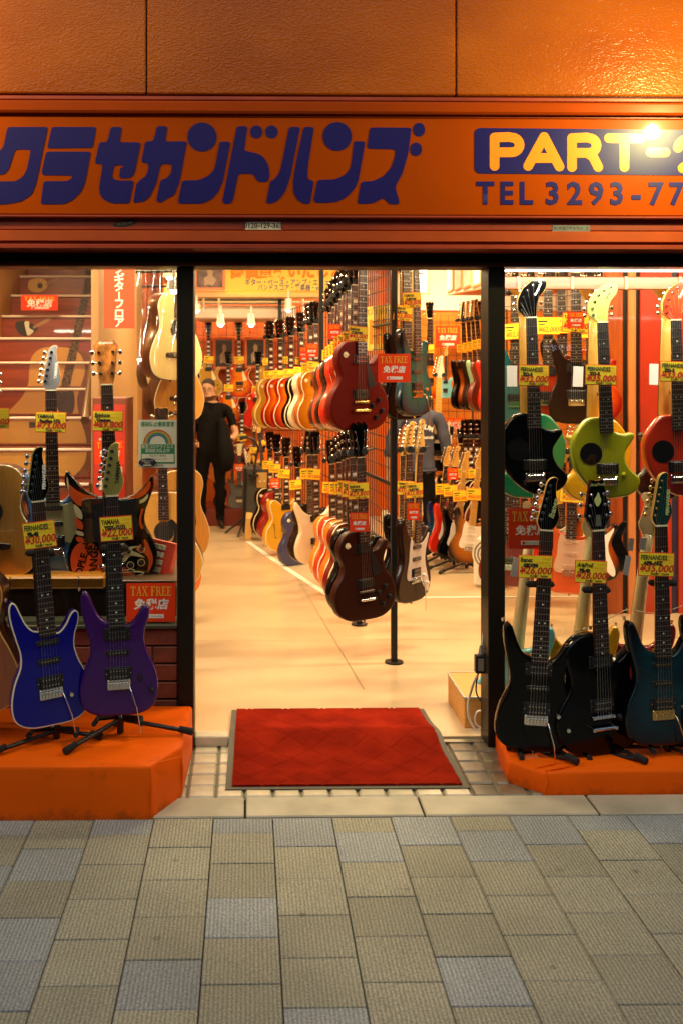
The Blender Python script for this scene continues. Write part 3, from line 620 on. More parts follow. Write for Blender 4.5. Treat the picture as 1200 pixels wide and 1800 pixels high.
def inlay_mesh(kind, block):
    def f():
        o, nut, br, fe, th, hd = SPEC[kind]; t = th / 200; b = MB()
        for n in (3, 5, 7, 9, 12, 15, 17, 19, 21):
            z1, z0 = fret_z(nut, br, n - 1), fret_z(nut, br, n)
            if z0 < fe: break
            zc = (z0 + z1) / 200; y = -t - .0118
            if block:
                w = neck_w(z0, nut, fe) * .72; h = (z1 - z0) / 100 * .30
                b.prism([(-w, zc - h), (w, zc - h), (w * .82, zc + h), (-w * .82, zc + h)], y, y + .001)
            else:
                for dx in ((-.010, .010) if n == 12 else (0,)): b.prism(disc(dx, zc, .0032, n=8), y, y + .001)
        return b.mesh('inlays', [None])
    return cached(('in', kind, block), f)
def head_mesh(hd, kind):
    def f():
        o, nut, br, fe, th, _ = SPEC[kind]; t = th / 200; pts = HEAD[hd]
        p = [(x / 100, z / 100 + nut / 100) for x, z in pts]
        if hd in ('hook', 'blade', 'fender'): p = rounded(p, .012, 3)
        b = MB(); b.prism(p, -t - .009, -t + .006, 0, .001, 1)
        return b.mesh('headstock_' + hd, [None, None])
    return cached(('hd', hd, kind), f)
def peg_spots(hd):
    if hd in ('blade', 'fender'): return [(-2.55 + .52 * i + .5, 3.6 + 2.35 * i, -1) for i in range(6)]
    if hd == 'hook': return [(-3.8, 3.0, -1), (-3.9, 5.6, -1), (-2.9, 8.4, -1), (-1.2, 11.0, -1), (1.1, 13.0, -1), (3.8, 14.2, -1)]
    if hd == 'aria': return [(s * (3.3 - .45 * i), 5 + 3.6 * i, s) for s in (-1, 1) for i in range(3)]
    w = 2.1 if hd != 'acou' else 2.2
    return [(s * (w + .22 * i), 4.2 + 3.9 * i, s) for s in (-1, 1) for i in range(3)]
def peg_mesh(t):
    def f():
        b = MB(); b.tube([(0, -t - .009, 0), (0, -t - .018, 0)], [.0046, .0034], 8); b.tube([(0, -t - .0095, 0), (0, -t - .011, 0)], .0062, 8)
        b.tube([(0, -t + .009, 0), (-.022, -t + .009, 0)], .002, 6); b.ball((-.027, -t + .009, 0), .0075, 8, 6, 0, (1, .55, 1.25)); b.box(-.008, .008, -t + .0065, -t + .013, -.008, .008)
        return b.mesh('tuning_peg', [None])
    return cached(('peg', t), f)
def pegs_joined(hd, t):
    def f():
        b = MB()
        for x, z, s in peg_spots(hd):
            x, z = x / 100, z / 100
            b.tube([(x, -t - .009, z), (x, -t - .018, z)], .005, 6); b.tube([(x, -t, z), (x + s * (.02 if abs(x) > .012 else .03), -t, z)], .0022, 5, caps=False)
            b.ball((x + s * .03, -t + .002, z), .008, 6, 4, 0, (1, .6, 1.2))
        return b.mesh('tuning_pegs', [None])
    return cached(('pegs', hd, t), f)
def strings_mesh(kind, hd):
    def f():
        o, nut, br, fe, th, _ = SPEC[kind]; t = th / 200; b = MB(); sp = peg_spots(hd)
        order = sorted(range(6), key=lambda i: (sp[i][2], sp[i][1] if sp[i][2] < 0 else -sp[i][1]))
        for i in range(6):
            u = (i - 2.5) / 2.5; r = .0006 - .00005 * i; q = sp[order[i]]
            b.tube([(u * .026, -t - .017, br / 100), (u * .0175, -t - .0145, nut / 100)], r, 3, caps=False)
            b.tube([(u * .0175, -t - .0145, nut / 100), (q[0] / 100, -t - .0135, (nut + q[1]) / 100)], r * .8, 3, caps=False)
        return b.mesh('strings', [None])
    return cached(('str', kind, hd), f)
def pickup_mesh(typ):
    def f():
        b = MB()
        if typ == 'hb':
            b.prism(rounded([(-.0455, -.022), (.0455, -.022), (.0455, .022), (-.0455, .022)], .004, 2), -.003, .001, 0, .0008); b.bbox(-.035, .035, -.0085, -.003, -.018, .018, .001, 1)
            for i in range(6):
                for dz in (-.0095, .0095): b.prism(disc((i - 2.5) * .0102, dz, .0022, n=8), -.0094, -.0084, 2)
            for x in (-.041, .041): b.prism(disc(x, 0, .0018, n=6), -.0038, -.0028, 2)
        else:
            b.prism(rounded([(-.040, -.009), (.040, -.009), (.040, .009), (-.040, .009)], .009, 4), -.006, .001, 0, .001)
            for i in range(6): b.prism(disc((i - 2.5) * .0102, 0, .0025, n=8), -.0068, -.0058, 2)
        return b.mesh('pickup', [None, None, None])
    return cached(('pu', typ), f)
def bridge_mesh(typ):
    def f():
        b = MB()
        if typ == 'trem':
            b.prism(rounded([(-.040, -.018), (.040, -.018), (.040, .017), (-.040, .017)], .005, 2), -.005, .001, 0, .001)
            for i in range(6): b.bbox((i - 2.5) * .0108 - .0046, (i - 2.5) * .0108 + .0046, -.013, -.005, -.013, .009, .001, 0); b.tube([((i - 2.5) * .0108, -.0145, .0), ((i - 2.5) * .0108, -.0145, .012)], .0014, 5)
        elif typ == 'tom':
            b.bbox(-.042, .042, -.013, -.004, -.0055, .0055, .002)
            for i in range(6): b.box((i - 2.5) * .0104 - .003, (i - 2.5) * .0104 + .003, -.0155, -.013, -.004, .004)
            for x in (-.037, .037): b.tube([(x, .0, 0), (x, -.0155, 0)], .0055, 8)
        elif typ == 'tail':
            b.tube([(-.045, -.013, 0), (.045, -.013, 0)], .0068, 8); [b.tube([(x, 0, 0), (x, -.020, 0)], .0066, 8) for x in (-.042, .042)]
        else:
            b.prism(rounded([(-.085, -.012), (-.05, -.017), (.05, -.017), (.085, -.012), (.085, .010), (.05, .014), (-.05, .014), (-.085, .010)], .005, 2), -.009, .001, 0, .002)
            b.box(-.038, .038, -.0135, -.009, .004, .007, 1)
            for i in range(6): b.prism(disc((i - 2.5) * .0108, -.006, .003, n=6), -.012, -.009, 1)
        return b.mesh('bridge', [None, None])
    return cached(('br', typ), f)
def guard_mesh(g):
    def f():
        b = MB(); b.prism(spline(GUARD[g], 3) if g != 'lp' else rounded([(x / 100, z / 100) for x, z in GUARD[g]], .006, 3), -.003, .0006, 0, .0006); return b.mesh('pickguard', [None])
    return cached(('pg', g), f)
def knob_mesh(typ):
    def f():
        b = MB(); r = .0125 if typ == 'bell' else .0095
        b.tube([(0, .001, 0), (0, -.012, 0), (0, -.016, 0)], [r, r * .85, r * .7], 12); b.prism(disc(0, 0, r * .45, n=8), -.0165, -.0158)
        return b.mesh('knob', [None])
    return cached(('kn', typ), f)
def px_scale(a, b, Y, L): return math.hypot(a[0] - b[0], a[1] - b[1]) / F * Y / L
def guitar(kind, label, bottom, nut, Y, finish, top=None, bind=None, hw=CHROME, neck=MAPLE, fb=ROSE, pickups=('hb', 'hb'), puc=None, guard=None, guardm=WHITEP, bridge='trem', knobs=2, knobm=BLACK,
           arm=False, headm=None, yaw=0, near=False, block=False, group=None, head=None, lean=0, back=False, cat='electric guitar', name='electric_guitar', hwlogo=None, bindh=None, pegm=None, fretm=None):
    o, nutz, br, fe, th, hd = SPEC[kind]; hd = head or hd; t = th / 200
    A, B_ = P(*bottom, Y), P(*nut, Y); d = B_ - A; s = math.hypot(d.x, d.z) / (nutz / 100); roll = math.atan2(d.x, d.z)
    g = thing(name, label, cat, group=group)
    M = Matrix.Translation(A) @ Matrix.Rotation(roll, 4, 'Y') @ Matrix.Rotation(lean, 4, 'X') @ Matrix.Rotation(yaw + (math.pi if back else 0), 4, 'Z')
    g.location = A; g.rotation_mode = 'XYZ'; g.rotation_euler = M.to_euler(); g.scale = (s, s, s)
    top = top or finish; fretm = fretm or STEEL; headm = headm or neck; puc = puc or BLACK; pegm = pegm or hw
    link('body', body_mesh(kind, bool(bind)), g, mats=[finish, bind or finish, top])
    link('neck', neck_mesh(kind), g, mats=[neck]); link('fretboard', fretboard_mesh(kind), g, mats=[fb])
    link('frets', frets_mesh(kind), g, mats=[fretm], kind='stuff'); link('inlays', inlay_mesh(kind, block), g, mats=[PEARL if fb is not MAPLE else BLACK], kind='stuff')
    h = link('headstock', head_mesh(hd, kind), g, mats=[headm, bindh or neck])
    nb = cached(('nut', t, nutz), lambda: MB().box(-.0215, .0215, -t - .0135, -t - .004, nutz / 100 - .002, nutz / 100 + .003).mesh('nut', [None]))
    link('nut', nb, g, mats=[CREAM])
    if near:
        for x, z, sd in peg_spots(hd): link('tuning_peg', peg_mesh(t), g, (x / 100, 0, (z + nutz) / 100), scale=(-sd if sd > 0 else 1, 1, 1), mats=[pegm])
    else: link('tuning_pegs', pegs_joined(hd, t), g, (0, 0, nutz / 100), mats=[pegm], kind='stuff')
    if near or Y < 7.4: link('strings', strings_mesh(kind, hd), g, mats=[STEEL], kind='stuff')
    off = 0
    if guard:
        link('pickguard', guard_mesh(guard), g, (0, -t - .0006, 0), mats=[guardm]); off = .003 if guard not in ('lp', 'ac') else 0
    if kind == 'ac':
        ro = cached('hole', lambda: MB().prism(disc(0, 0, .055, n=32), -.0006, .0004, 0).prism(disc(0, 0, .0495, n=32), -.0012, -.0006, 1).mesh('soundhole', [None, None]))
        link('soundhole', ro, g, (0, -t, .30), mats=[mat('rosette', '#5a3a1c', .5), mat('dark soundhole', (.012, .007, .004), .9)])
        link('bridge', bridge_mesh('ac'), g, (0, -t, br / 100), mats=[ROSE, CREAM])
    else:
        n = len(pickups); zs = {1: [br + 5], 2: [br + 3.8, fe - 2.4], 3: [br + 3.8, (br + fe) / 2 + 1.2, fe - 2.2]}[n] if n else []
        for typ, z in zip(pickups, zs): link('pickup', pickup_mesh(typ), g, (0, -t - off, z / 100), mats=[puc, puc, hw])
        link('bridge', bridge_mesh(bridge), g, (0, -t - off * (guard != 'strat'), br / 100), mats=[hw, hw])
        if bridge == 'tom': link('tailpiece', bridge_mesh('tail'), g, (0, -t, br / 100 - .038), mats=[hw, hw])
        spots = {0: [], 1: [(6.6, 9.5)], 2: [(7.2, 13), (10.8, 8.6)], 3: [(7.2, 12.6), (9.6, 9.4), (11.6, 6.2)], 4: [(6.8, 12), (10.6, 14.6), (9, 6.4), (12.6, 9.4)]}[knobs]
        for x, z in spots:
            if near: link('knob', knob_mesh('bell' if knobs == 4 else 'k'), g, (x / 100, -t - off, z / 100), mats=[knobm])
        if not near and knobs: link('knobs', cached(('kj', knobs), lambda: joined_knobs(spots)), g, (0, -t - off, 0), mats=[knobm], kind='stuff')
        if kind == 'lp': link('selector_switch', cached('toggle', lambda: MB().prism(disc(0, 0, .014, n=16), -.0015, .0005).tube([(0, 0, 0), (.002, -.02, 0)], .0035, 6).mesh('selector_switch', [None])), g, (-.088, -t, .358), mats=[CREAM if headm is not WHITEP else BLACK])
    if arm:
        link('tremolo_arm', cached('arm', lambda: MB().tube([(0, 0, 0), (.001, -.022, -.004), (.008, -.030, -.03), (.022, -.030, -.075), (.030, -.028, -.14), (.031, -.028, -.165)], .0024, 6).mesh('tremolo_arm', [None])), g, (.036, -t, br / 100), mats=[hw])
    link('strap_button', cached('strapb', lambda: MB().tube([(0, 0, 0), (0, 0, -.012)], [.004, .0065], 8).mesh('strap_button', [None])), g, (0, 0, .001), mats=[hw])
    if near and kind != 'ac': link('horn_button', GC['strapb'], g, ((-.125, 0, .435) if kind in ('strat', 'sst') else (-.02, 0, .42)), (R(180), 0, 0), mats=[hw])
    if back and kind in ('strat', 'sst', 'zo', 'sg'):
        link('neck_plate', cached('npl', lambda: MB().bbox(-.026, .026, 0, .002, -.032, .032, .0008).mesh('neck_plate', [None])), g, (0, t, .275), mats=[finish])
        for i, (x, z) in enumerate(((-.018, -.024), (.018, -.024), (-.018, .024), (.018, .024))):
            link('screw', cached('scr', lambda: MB().prism(disc(0, 0, .0055, n=12), 0, .003).mesh('screw', [None])), g, (x, t, .275 + z), mats=[hw])
    g['_k'] = 0; del g['_k']
    return g, (A, d, roll, s)
def joined_knobs(sp):
    b = MB()
    for x, z in sp: b.tube([(x / 100, .001, z / 100), (x / 100, -.014, z / 100)], [.0115, .009], 8)
    return b.mesh('knobs', [None])
# ------------------------------------------------------------------ price tags
TY = mat('yellow price card', (.92, .70, .02), .6); TYG = TY; TRED = mat('red card border', (.80, .09, .01), .6)
INK = mat('black ink', (.02, .015, .012), .6); RINK = mat('red ink', (.62, .025, .008), .6); OINK = mat('orange ink', (.80, .20, .01), .6); GINK = mat('green black ink', (.03, .06, .02), .6)
tagc = cached('tagc', lambda: MB().bbox(-.5, .5, -.0022, 0, -.34, .34, .0004).mesh('card', [None])); tagf = cached('tagf', lambda: MB().box(-.475, .475, -.0034, -.0022, -.315, .315).mesh('face', [None]))
def price_tag(label, px, py, w, Y, brand=None, model=None, price=None, roll=0, yaw=0, h=None, binkm=None, group='yellow price tags', far=False, used=True, bold=.02, italic=0):
    c = P(px, py, Y); k = w * Y / F; hh = (h / w / .68) if h else 1
    t = thing('price_tag', label, 'price tag', c, (0, roll, yaw), (k, 1, k * hh), group)
    link('card', tagc, t, mats=[TRED]); link('face', tagf, t, mats=[TY])
    if far:
        link('print', cached('farprint', lambda: MB().box(-.40, -.02, -.0040, -.0034, .14, .20).box(-.38, -.12, -.0040, -.0034, .02, .06).mesh('print', [None])), t, mats=[INK], kind='stuff')
        if price: letters(price, t, .02, -.15, -.0042, .27, OINK, bold=.012, shear=.2, sx=.95, name='price')
        return t
    if brand: letters(brand, t, -.44, .19, -.0042, .185, binkm or INK, bold=bold * .35, sx=.72, align='LEFT', name='brand', shear=italic)
    if model: letters(model, t, -.36, .03, -.0042, .14, INK, bold=.012, align='LEFT', name='model')
    if used: letters('USED', t, .44, .235, -.0042, .085, OINK, align='RIGHT', name='small_print', spacing=1.3); letters('中古美品 保証付', t, .44, .12, -.0042, .06, OINK, align='RIGHT', name='small_print'); letters('ハードケース付属', t, .44, .04, -.0042, .05, OINK, align='RIGHT', name='small_print')
    if price: letters(price, t, .0, -.12, -.0042, .285, RINK, bold=.009, shear=.22, sx=1.0, name='price')
    if price: letters('税込価格  ' + price, t, .1, -.275, -.0042, .065, INK, bold=.003, name='small_print')
    return t
def serif(s, parent, x0, z0, h, m, y, w=None):
    """Roman capitals with serifs, built as strokes"""
    S = .17; T_ = .07; adv = {'T': .78, 'A': .80, 'X': .82, 'F': .66, 'R': .80, 'E': .70, ' ': .35}
    def q(x1, z1, x2, z2, wd): # vertical/diagonal stroke as parallelogram
        return [(x1 - wd / 2, z1), (x1 + wd / 2, z1), (x2 + wd / 2, z2), (x2 - wd / 2, z2)]
    def bar(xa, xb, z, t=T_): return [(xa, z), (xb, z), (xb, z + t), (xa, z + t)]
    GL = {'T': [q(.37, T_, .37, 1 - T_, S), bar(.04, .70, 1 - T_), bar(.2, .54, 0), [(.04, .74), (.09, .74), (.13, .93), (.04, .93)], [(.70, .74), (.65, .74), (.61, .93), (.70, .93)]],
          'A': [q(.13, T_, .36, 1, .07), q(.60, T_, .40, 1, .17), bar(.2, .55, .3), bar(0, .27, 0), bar(.46, .76, 0)],
          'X': [q(.62, T_, .16, 1 - T_, .17), q(.14, T_, .62, 1 - T_, .07), bar(0, .3, 0), bar(.46, .8, 0), bar(0, .34, 1 - T_), bar(.48, .78, 1 - T_)],
          'F': [q(.2, T_, .2, 1 - T_, S), bar(.02, .62, 1 - T_), bar(.28, .46, .5), bar(.02, .38, 0), [(.62, .74), (.57, .74), (.53, .93), (.62, .93)], [(.5, .38), (.46, .38), (.46, .66), (.5, .66)]],
          'E': [q(.2, T_, .2, 1 - T_, S), bar(.02, .62, 1 - T_), bar(.28, .46, .5), bar(.02, .64, 0), [(.62, .74), (.57, .74), (.53, .93), (.62, .93)], [(.66, .28), (.60, .28), (.55, .07), (.64, .07)], [(.5, .38), (.46, .38), (.46, .66), (.5, .66)]],
          'R': [q(.2, T_, .2, 1 - T_, S), bar(.02, .42, 1 - T_), bar(.28, .42, .48), bar(.02, .38, 0), q(.68, T_, .46, .48, .17), bar(.58, .82, 0),
                [(.42, 1)] + [(.42 + .23 * math.sin(R(a)), .74 + .26 * math.cos(R(a))) for a in range(20, 170, 20)] + [(.42, .48), (.42, .55)] + [(.42 + .09 * math.sin(R(a)), .74 + .19 * math.cos(R(a))) for a in range(160, 10, -20)] + [(.42, .93)]]}
    def f():
        b = MB(); x = 0; i = 0
        for ch in s:
            for pl in GL.get(ch, []): b.prism([(x + px, pz) for px, pz in pl], -.0002 * (i % 7), .0004 ); i += 1
            x += adv[ch]
        return b.mesh('serif_lettering', [None]), x
    me, wd = cached(('serif', s), f)
    k = (w / wd) if w else h
    link('lettering', me, parent, (x0 - wd * k / 2, y, z0), scale=(k, 1, h), mats=[m])
SRED = mat('red tax free board', (.80, .050, .010), .5, spec=.15); YINK = mat('yellow print', (.80, .42, .03), .5); WINK = mat('white print', (.82, .78, .70), .5)
def tax_free(label, px, py, w, Y, h=None, roll=0, yaw=0, simple=False):
    c = P(px, py, Y); k = w * Y / F; r = (h / w) if h else .84
    t = thing('tax_free_sign', label, 'tax free sign', c, (0, roll, yaw), (k, 1, k), 'red tax free signs')
    H = r / 2
    link('board', MB().bbox(-.5, .5, -.002, 0, -H, H, .0004).mesh('board', [SRED]), t)
    serif('TAX FREE', t, 0, H - .30 * r - .02, .24 * r, YINK, -.0024, .84)
    for i, ch in enumerate('免税店'): letters(ch, t, (i - 1) * .235, -.06 * r, -.0026, .225, WINK, bold=.008, sx=1.0, shear=.12, name='lettering', res=3)
    link('logo_strip', MB().box(-.22, .26, -.0026, -.002, -H + .10 * r, -H + .20 * r).mesh('logo_strip', [WINK]), t)
    link('logo', MB().prism(disc(-.16, -H + .15 * r, .035, n=14), -.0032, -.0026).mesh('logo', [RINK]), t)
    letters('Japan. Tax-free Shop', t, .06, -H + .15 * r, -.003, .04, INK, name='lettering')
    return t

# ================================================================== FRONT DISPLAY GUITARS
COBALT = mat('cobalt blue lacquer', (.005, .005, .22), .18, coat=.3, spec=.25); PURPLE = mat('violet lacquer', (.048, .009, .12), .2, coat=.3, spec=.25); JET = mat('black lacquer', (.002, .002, .0024), .12, coat=.15, spec=.18)
ZYEL = gloss('lime yellow lacquer', '#b5b41c', .25, .6); ZRED = gloss('vermilion lacquer', (.60, .035, .010), .2, .9); WINE = mat('wine red satin', (.14, .006, .0015), .5, spec=.1)
NAT = mat('natural spruce top', (.70, .31, .055), .35, coat=.4, var=.10, vscale=30, stretch=(6, 1, .4)); ACSIDE = wood('rosewood acoustic side', '#3a170b', '#5c2812', 6, 'Z', .3, .5)
BROWNAC = mat('brown acoustic top', (.30, .085, .03), .35, coat=.5, var=.12, vscale=30, stretch=(6, 1, .4)); PALEAC = mat('pale spruce top', (.82, .60, .26), .35, coat=.4, var=.08, vscale=30, stretch=(6, 1, .4))
TEALB = burst('teal burst lacquer', '#083640', '#041e2a', '#01080f'); GREENB = burst('green quilt burst lacquer', '#0c5c50', '#07424c', '#020c12')
METBLUE = gloss('metallic steel blue', (.11, .27, .60), .28, .8); OLIVE = mat('olive tan headstock', '#8b8440', .4, coat=.3)
CHB = burst('cherry sunburst', '#f08a12', '#d8480c', '#9c1206'); TSB = burst('tobacco sunburst', '#c4700f', '#9a3c08', '#160804'); HON = burst('honey burst', '#e08a1a', '#c86a12', '#8a3008'); RDB = burst('dark red burst', '#a03010', '#70140a', '#2a0503')
GOLDT = gloss('gold top', '#b98a26', .3, .5); IVORY = gloss('ivory white lacquer', '#e9dcbc', .25, .6); NATLP = burst('natural amber maple', '#d98a1c', '#cc7414', '#b05a0c'); REDL = gloss('bright red lacquer', (.55, .02, .008), .2, .8)
DKRED = gloss('dark red lacquer', (.16, .008, .006), .2, .8); BRN = mat('dark brown lacquer', (.020, .007, .004), .25, coat=.1, spec=.2); NAVY = gloss('slate blue lacquer', (.03, .035, .11), .3, .6); ORL = gloss('orange lacquer', (.75, .16, .012), .22, .8)
YELF = gloss('butterscotch yellow lacquer', '#dca21a', .22, .8); MINT = gloss('mint green lacquer', '#93b184', .3, .5); TURQ = gloss('turquoise lacquer', '#0b7f92', .25, .6); SKYB = gloss('light blue lacquer', '#7cc4cc', .25, .6)
BKH = JET
blue_g, _ = guitar('strat', 'glossy cobalt blue electric guitar with white binding on the left orange platform', (92, 1272), (64, 880), 3.62, COBALT, bind=IVORY, near=True, pickups=('hb', 's', 's'), knobs=1, arm=True, headm=JET, bindh=mat('olive edge', '#7a7a36', .4), yaw=R(24), fb=ROSE, knobm=CHROME, group='electric guitars on the left platform')
pur, _ = guitar('strat', 'violet electric guitar with olive headstock on the left orange platform', (212, 1255), (198, 870), 3.66, PURPLE, near=True, pickups=('hb', 's', 'hb'), knobs=2, arm=True, headm=OLIVE, yaw=R(6), fb=mat('ebony', (.015, .012, .012), .45), group='electric guitars on the left platform')
brac, _ = guitar('ac', 'brown acoustic guitar cut by the left edge on the orange platform', (-58, 1250), (-66, 860), 3.66, ACSIDE, BROWNAC, bind=MAPLE, near=True, guard='ac', guardm=BLACK, headm=ROSE, cat='acoustic guitar', name='acoustic_guitar')
ib, _ = guitar('strat', 'black superstrat with chrome tremolo, leftmost on the right orange platform', (936, 1318), (956, 930), 3.74, JET, near=True, pickups=('hb', 's', 'hb'), knobs=2, knobm=CHROME, arm=True, headm=JET, bindh=MAPLE, yaw=R(-4), group='electric guitars on the right platform')
ar, _ = guitar('pe', 'black single cutaway guitar with leaf headstock between two guitars on the right platform', (1052, 1322), (1041, 930), 3.76, JET, near=True, pickups=('hb', 'hb'), bridge='tom', knobs=4, knobm=mat('black knob with marks', (.02, .02, .02), .3, coat=.5), headm=JET, bindh=JET, yaw=R(14), neck=MAHO, group='electric guitars on the right platform')
te, _ = guitar('strat', 'dark teal quilted electric guitar with gold hardware on the right platform', (1160, 1308), (1153, 922), 3.74, JET, TEALB, near=True, pickups=('hb', 's', 's'), knobs=2, knobm=CHROME, hw=GOLD, arm=True, headm=gloss('dark teal headstock', (.004, .035, .03), .2, .8), yaw=R(6), group='electric guitars on the right platform')
guitar('strat', 'black electric guitar at the right edge of the right orange platform', (1262, 1300), (1250, 912), 3.74, JET, near=False, headm=JET, group='electric guitars on the right platform')
def headtext(g, s, x, z, size, m, roll, t, **k): letters(s, g, x, z, -t - .0095, size, m, roll=roll, name='headstock_lettering', **k)
PRG = mat('pale green print', (.45, .5, .2), .5)
headtext(blue_g, 'FERNANDES', .026, .84, .015, WHITEP, R(86), .022, bold=.0008); headtext(pur, 'YAMAHA', .022, .84, .019, BLACK, R(84), .022, bold=.0008); headtext(ib, 'Ibanez', .020, .835, .026, PRG, R(78), .022, bold=.0006, shear=.2); headtext(te, 'FERNANDES', .026, .84, .016, PRG, R(86), .022, bold=.0008)
headtext(ar, 'AriaProII', 0, .915, .015, PRG, 0, .024, shear=.3)
leaf = MB().prism(spline([(0, -2.4), (1.3, -.6), (.9, .9), (.3, 2.4), (-.4, 1.2), (-1.3, 0), (-.9, -1.5)], 3), -.0006, .0005).mesh('leaf_emblem', [PRG])
link('leaf_emblem', leaf, ar, (0, -.0335, .865))
link('truss_cover', MB().prism([(-.011, 0), (.011, 0), (.008, .038), (-.008, .038)], -.001, .001).mesh('truss_cover', [mat('grey outline plastic', (.12, .12, .11), .3)]), ar, (0, -.0335, .775))
# ZO-3 style short guitars hanging behind the glass, each with another behind it facing the shop
def zo(label, b, n, fin, headm, fbm, back_fin, blabel, dx, gm=None):
    g, info = guitar('zo', label, b, n, 4.32, fin, near=True, pickups=('hb',), knobs=1, knobm=fin if fin is ZYEL else JET, headm=headm, neck=MAPLE, fb=fbm, group='short travel guitars hanging in the right window')
    link('speaker_hole', MB().prism(disc(-.065, .185, .046, n=28), -.0008, .0006).mesh('speaker_hole', [mat('speaker cloth', (.002, .002, .003), .5, spec=.2)]), g, (0, -.025, 0))
    headtext(g, 'Fernandes', .030, .835, .014, BLACK if fin is ZYEL else WHITEP, R(62), .025, shear=.2, bold=.0004)
    guitar('zo', blabel, (b[0] + dx, b[1] + 6), (n[0] - 4, n[1] - 2), 4.52, back_fin, near=True, pickups=(), knobs=0, headm=IVORY, neck=MAPLE, back=True, group='short guitars facing into the shop behind the right window', yaw=R(4))
zo('black short travel guitar hanging in the right window', (938, 868), (929, 559), JET, JET, mat('ebony', (.015, .012, .012), .45), gloss('green lacquer', '#0f7a4c', .3, .6), 'green rimmed short guitar behind the black short guitar, seen from the back', -5)
zo('lime yellow short travel guitar hanging in the right window', (1065, 875), (1053, 567), ZYEL, mat('pale lime lacquer', '#8f9850', .4, spec=.2), mat('ebony', (.015, .012, .012), .45), YELF, 'yellow short guitar behind the lime one, seen from the back', -20)
zo('vermilion short travel guitar hanging in the right window', (1190, 871), (1181, 563), ZRED, ZRED, mat('ebony', (.015, .012, .012), .45), BRN, 'dark brown short guitar behind the vermilion one, seen from the back', -20)
# guitars leaning behind the glass, seen from the back
for lb, b, n, fin, hd, hw_ in (('light blue electric guitar behind the right window, seen from the back', (893, 1275), (930, 958), SKYB, 'fender', CHROME), ('yellow electric guitar behind the right window, seen from the back', (1003, 1280), (1040, 950), YELF, 'fender', CHROME), ('wine red electric guitar with gold tuners behind the right window, seen from the back', (1098, 1275), (1140, 945), gloss('wine lacquer', (.25, .018, .02), .25, .8), 'fender', GOLD)):
    guitar('sst', lb, b, n, 4.42, fin, near=True, pickups=(), knobs=0, headm=PALEM, neck=PALEM, hw=hw_, back=True, head=hd, yaw=R(-12), group='guitars leaning behind the right window with their backs to the street')
# left window shelf
ya, _ = guitar('strat', 'metallic blue electric guitar with cream pickguard on the left window shelf', (96, 1014), (90, 686), 4.36, METBLUE, near=True, pickups=('hb', 's', 's'), guard='yam', guardm=mat('pale green cream pickguard', '#c9c58e', .4), knobs=2, knobm=CHROME, arm=True, headm=mat('grey headstock', '#7d7a80', .35, coat=.4), neck=MAPLE, head='blade', yaw=R(10))
headtext(ya, 'YAMAHA', .022, .84, .016, WINK, R(84), .022, bold=.0006)
sgg, _ = guitar('sg', 'double horned electric guitar painted with orange and cream psychedelic lettering on the left window shelf', (200, 1030), (189, 676), 4.34, JET, near=True, pickups=(), guard='sgbat', guardm=BLACK, bridge='tom', knobs=0, headm=mat('swirled orange headstock', '#b0682a', .35, coat=.4, var=.5, vscale=30), bindh=JET, neck=MAHO, yaw=R(4))
def paint(parent, polys, y, m, name='painted_stripe'):
    for i, p in enumerate(polys): link(name, MB().prism(spline(p, 3), y - .0006, y + .0004).mesh(name, [m]), parent)
ORP = mat('orange paint', (.80, .095, .012), .3, coat=.4); CRP = mat('cream paint', (.75, .62, .36), .3, coat=.4)
yf = -.0192
paint(sgg, [[(-14.9, 38.5), (-12.5, 36.5), (-9, 34.6), (-5, 33.6), (-8, 32.2), (-11, 30.4), (-13.6, 32.6), (-14.9, 35)], [(-13, 26.4), (-10.6, 24.4), (-10.5, 21.8), (-12.6, 22.6), (-13.2, 24)], [(-12.8, 19.2), (-10.4, 18.6), (-10.2, 17), (-12.6, 17.4)],
            [(14.4, 38.8), (12.6, 36.2), (9, 33.6), (5.6, 32.6), (9, 32.2), (13, 34), (14.9, 37)], [(12, 28), (11, 24), (11.8, 21.4), (10.9, 21.2), (10.2, 24), (11.2, 28.4)],
            [(-15.2, 9), (-14.6, 14), (-11.6, 17), (-7, 16.4), (-4.6, 13.4), (-3.4, 8), (-3.6, 2.6), (-8.6, 1.2), (-13.6, 4.4)], [(12.4, 17), (14.6, 12), (14.8, 8), (12.8, 5), (13.4, 9.6), (11, 12.5), (8.6, 13.4), (11, 16)], [(3.6, 4.5), (7, 2.4), (11, 2.4), (8.6, 3.8), (5.6, 5.8), (3.8, 8)]], yf, ORP)
paint(sgg, [[(-15.6, 41.6), (-15.7, 38), (-14.6, 34.4), (-14.9, 38.4)], [(-13.5, 31.4), (-10.8, 28.6), (-10.6, 25.6), (-12.8, 27.2)], [(-13, 21.4), (-10.5, 20.8), (-10.4, 19.4), (-12.8, 20.2)], [(5, 31.9), (9, 31.2), (12.2, 32.4), (13.8, 34), (13.6, 32.2), (11, 30.5), (7, 30.9)],
            [(3.6, 10), (6, 13), (9, 12.4), (12, 10.4), (9.4, 10.9), (6.6, 11.2), (4.6, 9)], [(4, 12.4), (6.4, 14.6), (10, 14.6), (7, 13.6), (4.6, 10.8)], [(-3.2, 7.4), (-3.0, 4.2), (-1.8, 3.4), (-2.2, 5.2), (-1.6, 7.6)]], yf, CRP)
def ring(parent, x, z, r, w, y, m):
    b = MB(); n = 24; vs = []; 
    for k in range(n): a = 2 * math.pi * k / n; vs += [(x + r * math.cos(a), y, z + r * math.sin(a)), (x + (r - w) * math.cos(a), y, z + (r - w) * math.sin(a))]
    b.add(vs, [(2 * k, 2 * k + 1, (2 * k + 3) % (2 * n), (2 * k + 2) % (2 * n)) for k in range(n)]); link('painted_ring', b.mesh('painted_ring', [m]), parent)
